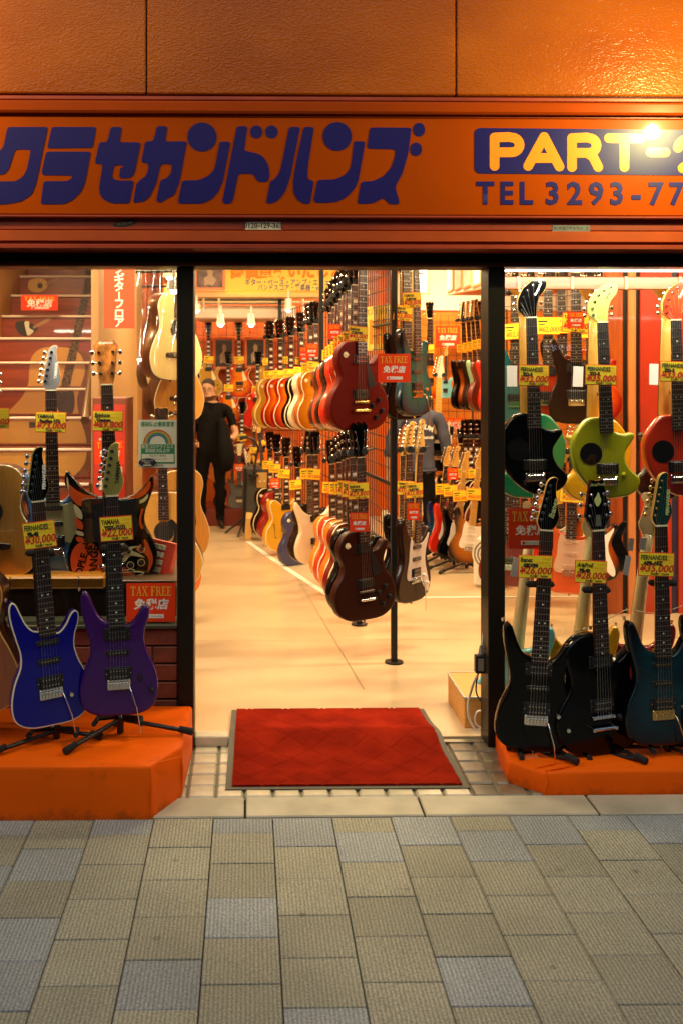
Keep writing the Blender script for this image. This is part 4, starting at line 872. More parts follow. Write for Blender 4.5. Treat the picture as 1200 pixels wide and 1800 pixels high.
for x, z in ((.062, .128), (.108, .136), (.066, .078), (.106, .086)):
    ring(sgg, x, z, .014, .003, yf - .0012, CRP); link('knob', knob_mesh('k'), sgg, (x, yf - .001, z), scale=(.7, .7, .7), mats=[BLACK])
sp = [(0.062 + (.002 + .0022 * k / 6) * 8 * math.cos(k / 5) * (1 - k / 60) ** 1, .047 + .0022 * 8 * math.sin(k / 5) * (1 - k / 60)) for k in range(50)]
b = MB(); b.tube([(x, yf - .0010, z) for x, z in sp], .0018, 4); link('painted_swirl', b.mesh('painted_swirl', [CRP]), sgg)
for s, x, z, sz, rl in (('PEOPLE', -.118, .072, .036, R(72)), ('ARE', -.087, .148, .028, R(-66)), ('STRANGE', -.070, .072, .040, R(84)), ('WHEN', .112, .166, .018, R(98))):
    letters(s, sgg, x, z, yf - .0014, sz, JET if s != 'WHEN' else JET, bold=.0012, sx=1.0, roll=rl, name='painted_lettering')
headtext(sgg, 'Epiphone', 0, .905, .014, WINK, 0, .019, shear=.3)
guitar('ac', 'natural acoustic guitar on the left window shelf, cut by the left edge', (-8, 1014), (-14, 705), 4.3, ACSIDE, NAT, bind=CREAM, near=True, headm=ROSE, cat='acoustic guitar', name='acoustic_guitar')
guitar('ac', 'small natural acoustic guitar with black pickguard beside the orange lettered guitar', (292, 1030), (287, 770), 5.1, ACSIDE, NAT, bind=CREAM, near=True, guard='ac', guardm=BLACK, headm=ROSE, cat='acoustic guitar', name='acoustic_guitar')

# price tags of the front displays
def T(label, *a, **k): return price_tag(label, *a, **k)
T('yellow price tag reading 30,000 on the cobalt blue guitar', 70, 940, 57, 3.54, 'FERNANDES', 'FR-40', '¥30,000', roll=R(-7), h=47, binkm=GINK)
T('yellow price tag reading 22,000 on the violet guitar', 205, 929, 57, 3.56, 'YAMAHA', 'YGX-121D', '¥22,000', roll=R(-4), h=43)
T('yellow price tag reading 26,000 on the leftmost black guitar', 940, 996, 61, 3.62, 'Ibanez', 'GRX90', '¥26,000', roll=R(2), h=41)
T('yellow price tag reading 28,000 on the leaf headstock guitar', 1037, 1005, 57, 3.62, 'AriaProII', 'PE-40', '¥28,000', roll=R(3), h=40, italic=.3)
T('yellow price tag reading 35,000 on the dark teal guitar', 1152, 992, 64, 3.62, 'FERNANDES', 'AFR-65Z', '¥35,000', roll=R(2), h=42, binkm=GINK)
T('yellow price tag reading 32,000 on the black short guitar', 937, 660, 54, 4.258, 'FERNANDES', 'ZO-3', '¥32,000', roll=R(1), h=37, binkm=GINK)
T('yellow price tag reading 35,000 on the lime short guitar', 1055, 659, 56, 4.258, 'FERNANDES', 'ZO-3', '¥35,000', roll=R(1.5), h=36, binkm=GINK)
T('yellow price tag reading 33,000 on the vermilion short guitar', 1186, 653, 56, 4.258, 'FERNANDES', 'ZO-3', '¥33,000', roll=R(1), h=36, binkm=GINK)
T('yellow price tag reading 73,000 on the metallic blue guitar', 90, 742, 54, 4.30, 'YAMAHA', 'Pacifica 612', '¥73,000', roll=R(1), h=36)
T('yellow price tag reading 69,800 on the psychedelic painted guitar', 190, 740, 54, 4.29, 'Epiphone', 'Custom', '¥69,800', roll=R(1), h=36, italic=.3)
T('yellow price tag cut by the left edge of the left window', -9, 735, 52, 4.22, 'YAMAHA', '', '¥48,000', h=36)
wc = mat('blank card back', (.72, .72, .70), .7)
for lb, x, y, w, h, Y, rl in (('blank white card back beside the black short guitar', 899, 661, 18, 37, 4.5, 0), ('blank white card back beside the lime short guitar', 1015, 662, 18, 36, 4.5, 2), ('blank white card back beside the vermilion short guitar', 1148, 658, 16, 37, 4.5, 1), ('tilted blank white card back beside the leftmost black guitar', 905, 997, 13, 34, 4.3, 10),
                           ('tilted blank white card back beside the dark teal guitar', 1101, 994, 10, 34, 4.3, 10), ('small blank white card on the pale neck right side', 1129, 956, 11, 21, 4.35, 5), ('small blank white card on the pale neck left side', 1108, 957, 9, 22, 4.35, 8)):
    c = P(x, y, Y); k = Y / F; t = thing('card', lb, 'card', c, (0, R(rl), 0)); link('sheet', MB().box(-w * k / 2, w * k / 2, -.001, 0, -h * k / 2, h * k / 2).mesh('sheet', [wc]), t)
# guitar floor stands
def tip(m_, x, z, y0=0): return m_
def stand(label, cx, cy, Y, floor, neck_px, legs, h_off=.13, cat='guitar stand', grp='black guitar stands on the orange platforms', polex=0, sc_=1.0):
    """cx,cy pixel of the hub"""
    c = P(cx, cy, Y); t = thing('guitar_stand', label, cat, (c.x, Y, floor), group=grp); hz = c.z - floor
    link('hub', MB().tube([(0, 0, hz - .05), (0, 0, hz + .03)], .013, 10).mesh('hub', [BLACK]), t)
    for (lx, ly) in legs:
        l = link('leg', MB().tube([(0, 0, hz), (lx * .94, ly * .94, .016)], .0085, 8).mesh('leg', [BLACK]), t)
        d = Vector((lx, ly, 0)).normalized() * .035
        link('rubber_foot', MB().tube([(lx * .94 - d.x, ly * .94 - d.y, .024 + .0), (lx, ly, .0135)], [.0115, .0135], 10).mesh('rubber_foot', [FOAM]), l)
    n = P(*neck_px, Y + .02) - Vector((c.x, Y, floor))
    link('pole', MB().tube([(0, .03, hz), (n.x * .5 + polex, .045, hz + (n.z - hz) * .5), (n.x + polex, .05, n.z - .03), (n.x + polex * .8, .04, n.z)], .0075, 8).mesh('pole', [BLACK]), t)
    y = link('yoke', MB().tube([(n.x + polex * .8, .04, n.z), (n.x + .03, .02, n.z), (n.x, .0, n.z)], .006, 6).mesh('yoke', [BLACK]), t)
    link('foam_grip', MB().tube([(n.x - .052, -.045, n.z + .004), (n.x - .045, -.045, n.z), (n.x + .045, -.04, n.z - .002), (n.x + .052, -.04, n.z)], [.009, .0125, .0125, .009], 10).mesh('foam_grip', [FOAM]), y)
    for s in (-1, 1):
        link('support_arm', MB().tube([(0, 0, hz + .01), (s * .08, -.02, hz + .01), (s * .085, -.085, hz + .012)], [.008, .010, .010], 8).mesh('support_arm', [FOAM]), t)
    return t
stand('black guitar stand under the cobalt blue guitar', 100, 1284, 3.68, Lh, (78, 966), ((-.19, -.17), (.17, -.02), (-.05, .1)), polex=-.045)
stand('black guitar stand under the violet guitar', 212, 1264, 3.72, Lh, (205, 958), ((-.17, -.20), (.27, -.02), (-.03, .08)), polex=-.04)
stand('black guitar stand under the leftmost black guitar', 945, 1322, 3.78, Rh, (940, 1020), ((-.12, .01), (.105, -.14), (0, .1)), polex=.035)
stand('black guitar stand under the leaf headstock guitar', 1062, 1324, 3.78, Rh, (1037, 1030), ((-.14, .01), (.105, -.14), (0, .1)), polex=.05)
stand('black guitar stand under the dark teal guitar', 1172, 1312, 3.78, Rh, (1152, 1018), ((-.22, -.0), (.11, -.15), (0, .1)), polex=.045)

# ================================================================== INTERIOR SHELL
FL = mat('beige vinyl floor', (.60, .43, .25), .25, coat=.1, var=.09, vscale=1.6, bump=(3, .06))
struct('shop_floor', MB().box(-3.2, 4.4, 4.16, 10.6, -.1, .003).mesh('shop_floor', [FL]))
seam = mat('floor seam', (.26, .17, .09), .7)
def gstrip(name, pts, w, m, z=.0035, kind='structure'):
    b = MB()
    for a, c in zip(pts, pts[1:]):
        a, c = Vector(a), Vector(c); n = (c - a).normalized(); n = Vector((-n.y, n.x)) * w / 2
        b.add([(*(a - n), z), (*(c - n), z), (*(c + n), z), (*(a + n), z)], [(0, 1, 2, 3)])
    struct(name, b.mesh(name, [m]))
def G2(px, py): Y = ZG(py); v = P(px, py, Y); return (v.x, v.y)
gstrip('floor_seam', [G2(515, 1005), G2(640, 1215)], .006, seam, .0045); gstrip('floor_seam', [(-1, 5.62), (3, 5.66)], .003, seam, .0045)
gstrip('floor_tape', [G2(436, 953), G2(488, 990), G2(586, 1054)], .045, mat('white floor tape', (.8, .74, .62), .5), .0050); gstrip('floor_tape', [(G2(586, 1052)[0] + .03, 6.66), (3.1, 6.69)], .03, mat('white floor tape', (.8, .74, .62), .5), .0050)
wallw = mat('warm white wall', (.78, .68, .54), .7); wallo = wood('orange stained panel', '#bb4c0a', '#d06410', 2.5, 'Z', .45, .1)
struct('ceiling', MB().box(-3.2, 4.4, 4.2, 10.6, 2.72, 2.8).mesh('ceiling', [wallw]))
struct('back_wall', MB().box(-3.2, 4.4, 10.3, 10.45, 0, 2.72).mesh('back_wall', [wallo]))
struct('side_wall', MB().box(4.3, 4.4, 4.18, 10.3, 0, 2.72).mesh('side_wall', [wallo]))
struct('side_wall', MB().box(-3.3, -3.2, 4.18, 10.3, 0, 2.72).mesh('side_wall', [wallo]))
struct('facade_inner_wall', MB().box(-3.4, 4.4, 4.2, 4.3, 1.995, 2.72).mesh('facade_inner_wall', [wallw]))
# wire grids on the walls
wire = mat('dark wire', (.05, .018, .008), .5, .3)
def grid_panel(label, x0, y0, x1, y1, z0, z1, step=.075, m=None, frame=True, r=.0022):
    a = Vector((x0, y0)); c = Vector((x1, y1)); L = (c - a).length; ang = math.atan2(c.y - a.y, c.x - a.x)
    t = thing('wire_grid', label, 'wire grid', (x0, y0, 0), (0, 0, ang)); b = MB(); nx = int(L / step); nz = int((z1 - z0) / step)
    for i in range(1, nx): x = L * i / nx; b.tube([(x, 0, z0), (x, 0, z1)], r, 4, caps=False)
    for i in range(1, nz): z = z0 + (z1 - z0) * i / nz; b.tube([(0, -.003, z), (L, -.003, z)], r, 4, caps=False)
    link('wire_mesh', b.mesh('wire_mesh', [m or wire]), t, kind='stuff')
    if frame:
        link('grid_frame', MB().tube([(0, 0, z0), (L, 0, z0), (L, 0, z1), (0, 0, z1), (0, 0, z0)], r * 2.6, 6).mesh('grid_frame', [m or wire]), t)
    return t
grid_panel('dark wire grid on the orange back wall behind the staff member', xx(345, 10.2), 10.22, xx(560, 10.2), 10.22, .9, 2.1)
grid_panel('dark wire grid on the orange wall right of the rack', xx(760, 9.6), 9.6, xx(829, 9.6), 9.6, .5, 2.05)
grid_panel('narrow wire grid turned sideways beside the teal guitar', xx(737, 9.0), 9.0, xx(759, 9.5), 9.5, .6, 2.0, .06)
grid_panel('wire grid behind the hanging row on the right wall', xx(831, 9.55), 9.55, xx(890, 8.6), 8.6, .5, 2.05)
struct('orange_wall', MB().box(xx(735, 9.7), 4.3, 9.66, 9.75, 0, 2.1).mesh('orange_wall', [wood('amber panel', '#d0700f', '#de801a', 2.5, 'Z', .45, .1)]))
struct('white_wall', MB().box(xx(700, 9.7), 4.3, 9.64, 9.76, 2.1, 2.72).mesh('white_wall', [wallw]))
# ------------------------------------------------------------------ light fittings (each holds its own lamp)
WARM = (1, .80, .44)
def lamp_area(name, loc, size, power, col, rot=(0, 0, 0), sy=None, parent=None):
    d = bpy.data.lights.new(name, 'AREA'); d.energy = power; d.color = col; d.size = size
    if sy: d.shape = 'RECTANGLE'; d.size_y = sy
    o = bpy.data.objects.new(name, d); COL.objects.link(o); o.location = loc; o.rotation_euler = rot; o.parent = parent; return o
glow = mat('lit fluorescent tube', (1, .80, .55), emit=7); glow2 = mat('lit lamp glass', (1, .86, .66), emit=9); whitem = mat('white lamp housing', (.8, .76, .68), .4)
for i, (x, y) in enumerate(((-.35, 5.3), (1.5, 5.3), (3.0, 5.4), (-.35, 7.2), (1.5, 7.2), (2.9, 7.4), (-.3, 9.1), (1.4, 9.0), (-1.9, 6.6))):
    t = thing('ceiling_light', 'fluorescent ceiling light over ' + ['the left front', 'the middle front', 'the right front', 'the left aisle middle', 'the rack middle', 'the right aisle middle', 'the left back', 'the right back', 'the staircase'][i] + ' of the shop', 'ceiling light', (x, y, 2.66), group='ceiling lights')
    link('housing', MB().bbox(-.62, .62, -.09, .09, .0, .058, .006).mesh('housing', [whitem]), t)
    link('tube', MB().tube([(-.58, 0, -.018), (.58, 0, -.018)], .016, 10).mesh('tube', [glow]), t)
    lamp_area('lamp', (0, 0, -.04), 1.15, 41, WARM, sy=.12, parent=t)
def track_spot(label, px, py, Y, h=.10, aim=(0, 0)):
    c = P(px, py, Y); t = thing('track_spot', label, 'spotlight', c, group='white track spotlights')
    link('stem', MB().tube([(0, 0, h), (0, 0, h + .07)], .008, 6).mesh('stem', [whitem]), t)
    link('can', MB().tube([(0, 0, 0), (0, 0, .03), (0, 0, h)], [.042, .034, .030], 12).mesh('can', [whitem]), t)
    link('bulb', MB().ball((0, 0, .002), .024, 10, 6).mesh('bulb', [glow2]), t)
track_spot('left white track spotlight hanging from the soffit', 388, 571, 9.0); track_spot('right white track spotlight hanging from the soffit', 442, 571, 9.0)
track_spot('white track spotlight beside the yellow banner', 507, 545, 8.6); track_spot('bare bright spotlight at the left door post', 346, 546, 8.6, .06)
# soffit, louvre, beam, banner
def thing_box(name, label, cat, part, x0, x1, y0, y1, z0, z1, m, bev=.004, group=None):
    t = thing(name, label, cat, ((x0 + x1) / 2, (y0 + y1) / 2, z0), group=group)
    link(part, MB().bbox(-(x1 - x0) / 2, (x1 - x0) / 2, -(y1 - y0) / 2, (y1 - y0) / 2, 0, z1 - z0, bev).mesh(part, [m]), t); return t
def zY(py, Y): return P(600, py, Y).z
t = thing_box('air_conditioner', 'long white ceiling air unit with black louvre above the back wall', 'air conditioner', 'casing', xx(343, 9.1), xx(520, 9.1), 9.1, 9.9, zY(560, 9.1), zY(538, 9.1), mat('pinkish white casing', (.75, .60, .50), .4), .01)
link('louvre', MB().box(-.42, .42, -.42, -.3, .135, .20).mesh('louvre', [mat('dark louvre', (.03, .022, .015), .6)]), t)
for z in (.215, .145): link('rail', MB().tube([(-.46, -.45, z), (.62, -.45, z)], .011, 6).mesh('rail', [whitem]), t)
for x in (-.38, -.24, .52): link('bracket', MB().tube([(x, -.45, .05), (x, -.45, .36)], .012, 6).mesh('bracket', [whitem]), t)
thing_box('beam', 'tan painted beam under the yellow banner', 'beam', 'beam_body', xx(338, 8.8), xx(650, 8.8), 8.8, 8.95, zY(523, 8.8), zY(510, 8.8), mat('tan beam', (.55, .36, .16), .5))
bn = thing('banner', 'yellow banner with orange and blue Japanese writing above the beam', 'banner', P(520, 488, 8.75))
link('sheet', MB().box(-.63, .63, -.003, 0, -.115, .16).mesh('sheet', [mat('yellow banner cloth', (.86, .66, .10), .6)]), bn)
letters('高価買取いたします!', bn, .0, .055, -.0045, .155, mat('orange banner print', (.85, .26, .01), .6), bold=.008, sx=.80); letters('ギター・ベース・アンプ・エフェクター', bn, .0, -.045, -.0045, .062, mat('blue banner print', (.05, .05, .18), .6), bold=.001, sx=.80); letters('バンドスコア・管楽器・etc', bn, -.05, -.092, -.0045, .058, mat('blue banner print', (.05, .05, .18), .6), bold=.001, sx=.80)
def frame_pic(label, px, py, w, h, Y, fm, pm, kindp=0, yaw=0):
    c = P(px, py, Y); k = Y / F; W_, H_ = w * k / 2, h * k / 2
    t = thing('picture_frame', label, 'picture frame', c, (0, 0, yaw)); b = k * 4.5
    link('frame', MB().bbox(-W_, W_, -.02, 0, -H_, -H_ + b, .002).bbox(-W_, W_, -.02, 0, H_ - b, H_, .002).bbox(-W_, -W_ + b, -.02, 0, -H_ + b, H_ - b, .002).bbox(W_ - b, W_, -.02, 0, -H_ + b, H_ - b, .002).mesh('frame', [fm]), t)
    link('picture', MB().box(-W_ + b, W_ - b, -.008, -.003, -H_ + b, H_ - b).mesh('picture', [pm]), t)
    sil = [(-3, -6), (-1, -5), (2, -6), (4, -2), (1.5, 1), (2, 4), (0, 5.5), (-1.6, 4), (-1, 1), (-3.5, -1)]
    link('figure', MB().prism([(x * W_ / 9, z * H_ / 9) for x, z in sil], -.0088, -.008).mesh('figure', [mat('pale figure print', (.45, .34, .24), .6)]), t)
ofr = mat('orange picture frame', (.75, .20, .05), .4); dk = mat('dark photo print', (.035, .03, .028), .3, var=.4, vscale=30)
frame_pic('orange framed photograph left of the two on the back wall', 394, 621, 38, 56, 10.1, ofr, dk); frame_pic('orange framed photograph right of the two on the back wall', 449, 620, 38, 54, 10.1, ofr, dk)
frame_pic('orange edged poster at the top left of the doorway', 369, 487, 54, 46, 8.75, ofr, mat('poster print', (.12, .05, .03), .4, var=.8, vscale=14))
frame_pic('white poster at the top right of the doorway', 742, 492, 24, 52, 9.4, mat('salmon picture frame', (.75, .25, .12), .4), mat('white print', (.82, .78, .70), .5))
# shelf of orange frames top right
t = thing('wall_shelf', 'high orange edged shelf holding framed sheets at the top right', 'shelf'); ax, ay = xx(787, 8.9), 8.9; bx_, by_ = xx(858, 6.9), 6.9
link('shelf_board', MB().add([(ax, ay, zY(519, 8.9)), (bx_ , by_, zY(506, 6.9)), (bx_ + .6, by_, zY(506, 6.9)), (ax + .9, ay, zY(519, 8.9)), (ax, ay, zY(517, 8.9)), (bx_, by_, zY(503, 6.9)), (bx_ + .6, by_, zY(503, 6.9)), (ax + .9, ay, zY(517, 8.9))], [(0, 1, 2, 3), (4, 7, 6, 5), (0, 4, 5, 1), (1, 5, 6, 2), (3, 2, 6, 7), (0, 3, 7, 4)]).mesh('shelf_board', [ofr]), t)
for i in range(5):
    u = i / 4; x = ax + (bx_ - ax) * u * .92 + .01; y = ay + (by_ - ay) * u * .92; z = zY(517, 8.9) + (zY(503, 6.9) - zY(517, 8.9)) * u * .92
    p = thing('picture_frame', ['first', 'second', 'third', 'fourth', 'fifth'][i] + ' framed sheet from the left on the high orange shelf', 'picture frame', (x, y, z + .004), (0, 0, math.atan2(by_ - ay, bx_ - ax) ), group='framed sheets on the high shelf')
    link('frame', MB().bbox(0, .36, -.02, 0, 0, .36, .003).mesh('frame', [ofr]), p); link('picture', MB().box(.02, .34, -.023, -.02, .02, .34).mesh('picture', [mat('pinkish print', (.72, .58, .46), .4, var=.2, vscale=12)]), p)
# ------------------------------------------------------------------ rack posts and grid down the middle
RX = lambda Y: .763 - .124 * (Y - 5.2)
t = thing('display_rack', 'black steel floor to ceiling rack with wire grid down the middle of the shop', 'display rack')
for Y, bx in ((5.2, None), (5.97, None), (6.9, .51), (9.0, .29)):
    x = RX(Y) if bx is None else bx
    b = link('post', MB().bbox(x - .016, x + .016, Y - .016, Y + .016, .0 if Y < 6 else 1.2, 2.71, .003).mesh('post', [BLKMETAL]), t)
    if Y < 6: link('base_plate', MB().prism(disc(0, 0, .048, n=20), -.004, .004).mesh('base_plate', [BLKMETAL]), b, (x, Y, .008), (R(90), 0, 0))
bm = MB(); y0, y1 = 5.22, 5.95
for z in (.60, .93, 1.45, 1.78, 2.12): link('cross_bar', MB().tube([(RX(y0), y0, z), (RX(y1), y1, z)], .011 if z < 1.5 else .008, 6).mesh('cross_bar', [BLKMETAL]), t)
for i in range(16): y = y0 + (y1 - y0) * i / 15; bm.tube([(RX(y), y, .6), (RX(y), y, 2.12)], .0026, 4, caps=False)
for i in range(20): z = .62 + i * .079; bm.tube([(RX(y0) - .004, y0, z), (RX(y1) - .004, y1, z)], .0026, 4, caps=False)
for i in range(28): y = 6.02 + i * .115; bm.tube([(RX(y) + .02, y, .45), (RX(y) + .02, y, 2.05)], .003, 4, caps=False)
for i in range(12): z = .5 + i * .14; bm.tube([(RX(6) + .015, 6.0, z), (RX(9.1) + .015, 9.1, z)], .003, 4, caps=False)
link('wire_mesh', bm.mesh('wire_mesh', [BLKMETAL]), t, kind='stuff')
pt = thing('poster', 'yellow and red poster hanging on the wire grid beside the post', 'poster', P(662, 577, 5.6), (0, 0, R(-62)))
link('sheet', MB().box(-.19, .19, -.002, 0, -.125, .125).mesh('sheet', [mat('yellow poster print', (.80, .52, .10), .5, var=.15, vscale=40)]), pt)
for i in range(5): link('printed_column', MB().box(-.13 + i * .06, -.095 + i * .06, -.0028, -.002, -.09, .05).mesh('printed_column', [OINK]), pt)
letters('オススメ ギター', pt, 0, .09, -.003, .04, INK)
# ------------------------------------------------------------------ hanging hooks
def hanger(g_info, label, kind='lp', side=1, Y=0):
    A, d, roll, s = g_info; n = SPEC[kind][1] / 100
    base = A + Vector((math.sin(roll), 0, math.cos(roll))) * ((n + .02) * s)
    t = thing('guitar_hanger', label, 'guitar hanger', base, (0, roll, 0), (s, s, s), 'black foam guitar hangers')
    for x in (-.033, .033): link('prong', MB().tube([(x, .03, 0), (x, -.012, 0), (x, -.055, .006)], [.014, .0165, .015], 8).mesh('prong', [FOAM]), t)
    link('arm', MB().tube([(-.036, .03, .0), (.036, .03, 0), (.036 * side, .06, 0), (.09 * side, .10, .006)], .006, 6).mesh('arm', [BLKMETAL]), t)
ORD = ['first', 'second', 'third', 'fourth', 'fifth', 'sixth', 'seventh', 'eighth', 'ninth', 'tenth', 'eleventh', 'twelfth', 'thirteenth', 'fourteenth']
fars = []
def rack_item(kind, desc, b, n, fin, top=None, where='', grp='', price='¥39,800', tagt=.62, tw=1.0, hang=True, tagdx=0, taglab=None, **k):
    Y = k.pop('Y', None) or (SPEC[kind][1] / 100) * F / math.hypot(b[0] - n[0], b[1] - n[1])
    g, info = guitar(kind, desc + ' ' + where, b, n, Y, fin, top, group=grp, **k)
    if hang: hanger(info, 'black foam hanger of the ' + desc + ' ' + where, kind, 1)
    if price:
        px = b[0] + (n[0] - b[0]) * tagt + tagdx; py = b[1] + (n[1] - b[1]) * tagt
        kk = info[3]; w = .105 * F / Y * kk * tw
        price_tag('yellow price tag on the ' + desc + ' ' + where, px, py, w, Y - .045 * kk, 'Epiphone' if kind == 'lp' else 'YAMAHA', 'CUSTOM', price, roll=R(rnd.uniform(-5, 6)), yaw=k.get('yaw', 0) * .5, far=Y > 5.6, used=False, h=w * .74)
    return g, info
LPK = dict(bridge='tom', guard='lp', headm=JET, bindh=JET, neck=MAHO, knobs=4, knobm=GOLD, block=True, bind=CREAM, guardm=CREAM)
def lp(**k): d = dict(LPK); d.update(k); return d
U = [('wine red satin guitar with black pickguard', (627, 757), (630, 473), WINE, WINE, dict(bind=None, hw=GOLD, guardm=BLACK, knobm=BLACK, block=False, near=True, bindh=WINE, headm=WINE)),
     ('cherry sunburst guitar', (616, 758), (616, 502), CHB, CHB, dict(near=False)), ('bright red guitar', (606, 758), (607, 512), REDL, REDL, {}), ('black guitar', (602, 758), (601, 515), JET, JET, {}),
     ('dark red sunburst guitar', (596, 757), (594, 527), RDB, RDB, {}), ('bright red guitar', (590, 757), (588, 535), REDL, REDL, {}), ('tobacco sunburst guitar', (585, 757), (582, 541), TSB, TSB, {}), ('dark red guitar', (580, 756), (576, 551), DKRED, RDB, {}),
     ('amber guitar', (552, 755), (549, 570), NATLP, NATLP, {}), ('ivory white guitar', (540, 755), (541, 573), IVORY, IVORY, {}), ('black guitar', (527, 754), (525, 585), JET, JET, {}),
     ('cherry sunburst guitar', (507, 753), (507, 591), CHB, CHB, {}), ('cherry sunburst guitar', (489, 752), (488, 595), CHB, CHB, {}), ('gold topped guitar', (473, 751), (472, 597), GOLDT, GOLDT, {})]
prices = ['¥45,000', '¥39,800', '¥48,000', '¥52,000', '¥38,000', '¥42,000', '¥36,800', '¥58,000', '¥600,000', '¥45,800', '¥128,000', '¥158,000', '¥178,000', '¥98,000']
for i, (ds, b, n, f1, f2, ex) in enumerate(U):
    rack_item('lp', ds, b, n, f1, f2, where=ORD[i] + ' from the front, upper rack', grp='single cutaway guitars in the upper rack row', price=prices[i], yaw=R(30 if i == 0 else 36), tagt=.60 if i in (0,) or i > 7 else .64, tagdx=0, tw=.92, **lp(**ex))
tax_free('orange tax free sign in front of the upper rack far section', 548, 616, 22, 6.7, 24); tax_free('small orange tax free sign half hidden among the upper rack necks', 588, 583, 22, 5.5, 26); tax_free('small orange tax free sign behind the upper rack far section', 534, 622, 14, 7.2, 24)
Lr = [('lp', 'wine brown guitar with black pickguard', (640, 1088), (627, 803), mat('wine brown satin', (.038, .007, .003), .4, spec=.2), None, dict(bind=None, guardm=BLACK, knobm=BLACK, near=True, block=False, hw=CHROME)),
      ('lp', 'black guitar', (629, 1075), (615, 803), JET, JET, dict(bind=None, near=True)), ('lp', 'dark red guitar', (616, 1055), (606, 805), DKRED, DKRED, {}), ('lp', 'orange guitar', (606, 1042), (600, 808), ORL, ORL, {}),
      ('lp', 'bright red guitar', (592, 1028), (591, 812), REDL, REDL, {}), ('lp', 'amber orange guitar', (582, 1014), (578, 815), gloss('amber lacquer', (.72, .24, .02), .2, .8), None, {}),
      ('sg', 'ivory white double horned guitar', (553, 990), (550, 799), IVORY, None, dict(bridge='tom', headm=JET, bindh=JET, neck=MAHO, knobs=4, block=True)), ('pe', 'dark brown guitar', (541, 985), (539, 799), BRN, None, dict(bridge='tom', headm=JET, bindh=JET, knobs=2)),
      ('lp', 'slate blue guitar', (521, 993), (519, 821), NAVY, None, dict(bind=None, guard=None)), ('es', 'yellow hollow guitar with f holes', (499, 967), (499, 803), YELF, None, dict(bridge='tom', headm=JET, bindh=JET, bind=CREAM, knobs=0, block=True)),
      ('lp', 'dark red guitar', (482, 950), (483, 795), gloss('deep red lacquer', (.28, .012, .008), .25, .8), None, dict(bind=None, guard=None)), ('lp', 'dark brown guitar with cream binding', (470, 940), (471, 790), BRN, None, {})]
lprice = ['¥29,800', '¥32,000', '¥38,000', '¥42,000', '¥35,000', '¥33,000', '¥39,800', '¥36,000', '¥75,000', '¥79,800', '¥68,000', '¥138,000']
for i, (kd, ds, b, n, f1, f2, ex) in enumerate(Lr):
    e = lp(**ex) if kd == 'lp' else ex
    g, _ = rack_item(kd, ds, b, n, f1, f2 or f1, where=ORD[i] + ' from the front, lower rack', grp='guitars in the lower rack row', price=lprice[i], yaw=R(26 if i < 2 else 34), tagt=.79 if i < 6 else .82, tw=1.0, **e)
    if kd == 'es':
        fh = [(0, 5.5), (.9, 6.3), (1.2, 5.4), (.5, 4.4), (.2, 1), (-.2, -2), (-.6, -5), (-1.5, -6.4), (-2, -5.4), (-1.2, -4.8), (-.6, -1.6), (-.5, 2)]
        for s in (-1, 1): link('f_hole', MB().prism(spline([(s * x - s * 0, z) for x, z in fh], 2), -.0008, .0005).mesh('f_hole', [BLACK]), g, (s * .115, -.028, .17))
tax_free('red tax free sign on the front guitar of the lower rack row', 631, 918, 33, 4.55, 33); tax_free('small orange tax free sign in the far lower rack row', 483, 849, 18, 8.0, 17); tax_free('red tax free sign between the rack guitars and the post', 692, 647, 57, 4.62, 50)
# right side of the rack
rr = 'right of the rack'
rack_item('strat', 'teal quilted guitar with gold tremolo', (727, 731), (722, 463), GREENB, GREENB, where=rr, grp='guitars on the right side of the rack', near=True, Y=5.0, hw=GOLD, pickups=('hb', 's', 's'), knobs=2, knobm=GOLD, headm=JET, yaw=R(46), arm=True, price='¥28,800', tagt=.76)
rack_item('strat', 'black long horned guitar', (712, 738), (705, 470), JET, None, where='behind the teal guitar', grp='guitars on the right side of the rack', Y=5.25, headm=JET, yaw=R(34), price='¥25,800', tagt=.70, knobs=0)
for i, (x, c, d) in enumerate(((716, DKRED, 'dark red'), (703, BRN, 'dark brown'), (722, NAVY, 'slate blue'))): rack_item('strat', d + ' guitar', (x + 3, 722 - i * 4), (x - 2, 478 + 4 * i), c, None, where='further back ' + rr, grp='guitars on the right side of the rack', Y=5.6 + .3 * i, headm=JET, yaw=R(34), price=None, knobs=0)
g, _ = rack_item('sst', 'dark brown guitar with white pickguard and tremolo', (722, 1057), (729, 797), BRN, None, where='low ' + rr, grp='guitars on the right side of the rack', near=True, Y=5.05, pickups=('hb', 's', 's'), guard='strat', guardm=mat('pinkish white pickguard', '#cdbcae', .4), arm=True, headm=MAPLE, yaw=R(50), price='¥23,800', tagt=.75, knobs=2, knobm=WHITEP)
rack_item('sst', 'black guitar with maple headstock', (708, 1040), (713, 797), JET, None, where='low ' + rr, grp='guitars on the right side of the rack', Y=5.4, guard=None, headm=MAPLE, yaw=R(34), price='¥35,000', tagt=.75, knobs=0)
rack_item('sst', 'ivory white guitar with maple headstock', (702, 1018), (703, 800), IVORY, None, where='low ' + rr, grp='guitars on the right side of the rack', Y=6.0, guard=None, headm=MAPLE, yaw=R(34), price=None, knobs=0)
tax_free('narrow red tax free sign on the brown guitar with white pickguard', 726, 899, 22, 4.95, 30)
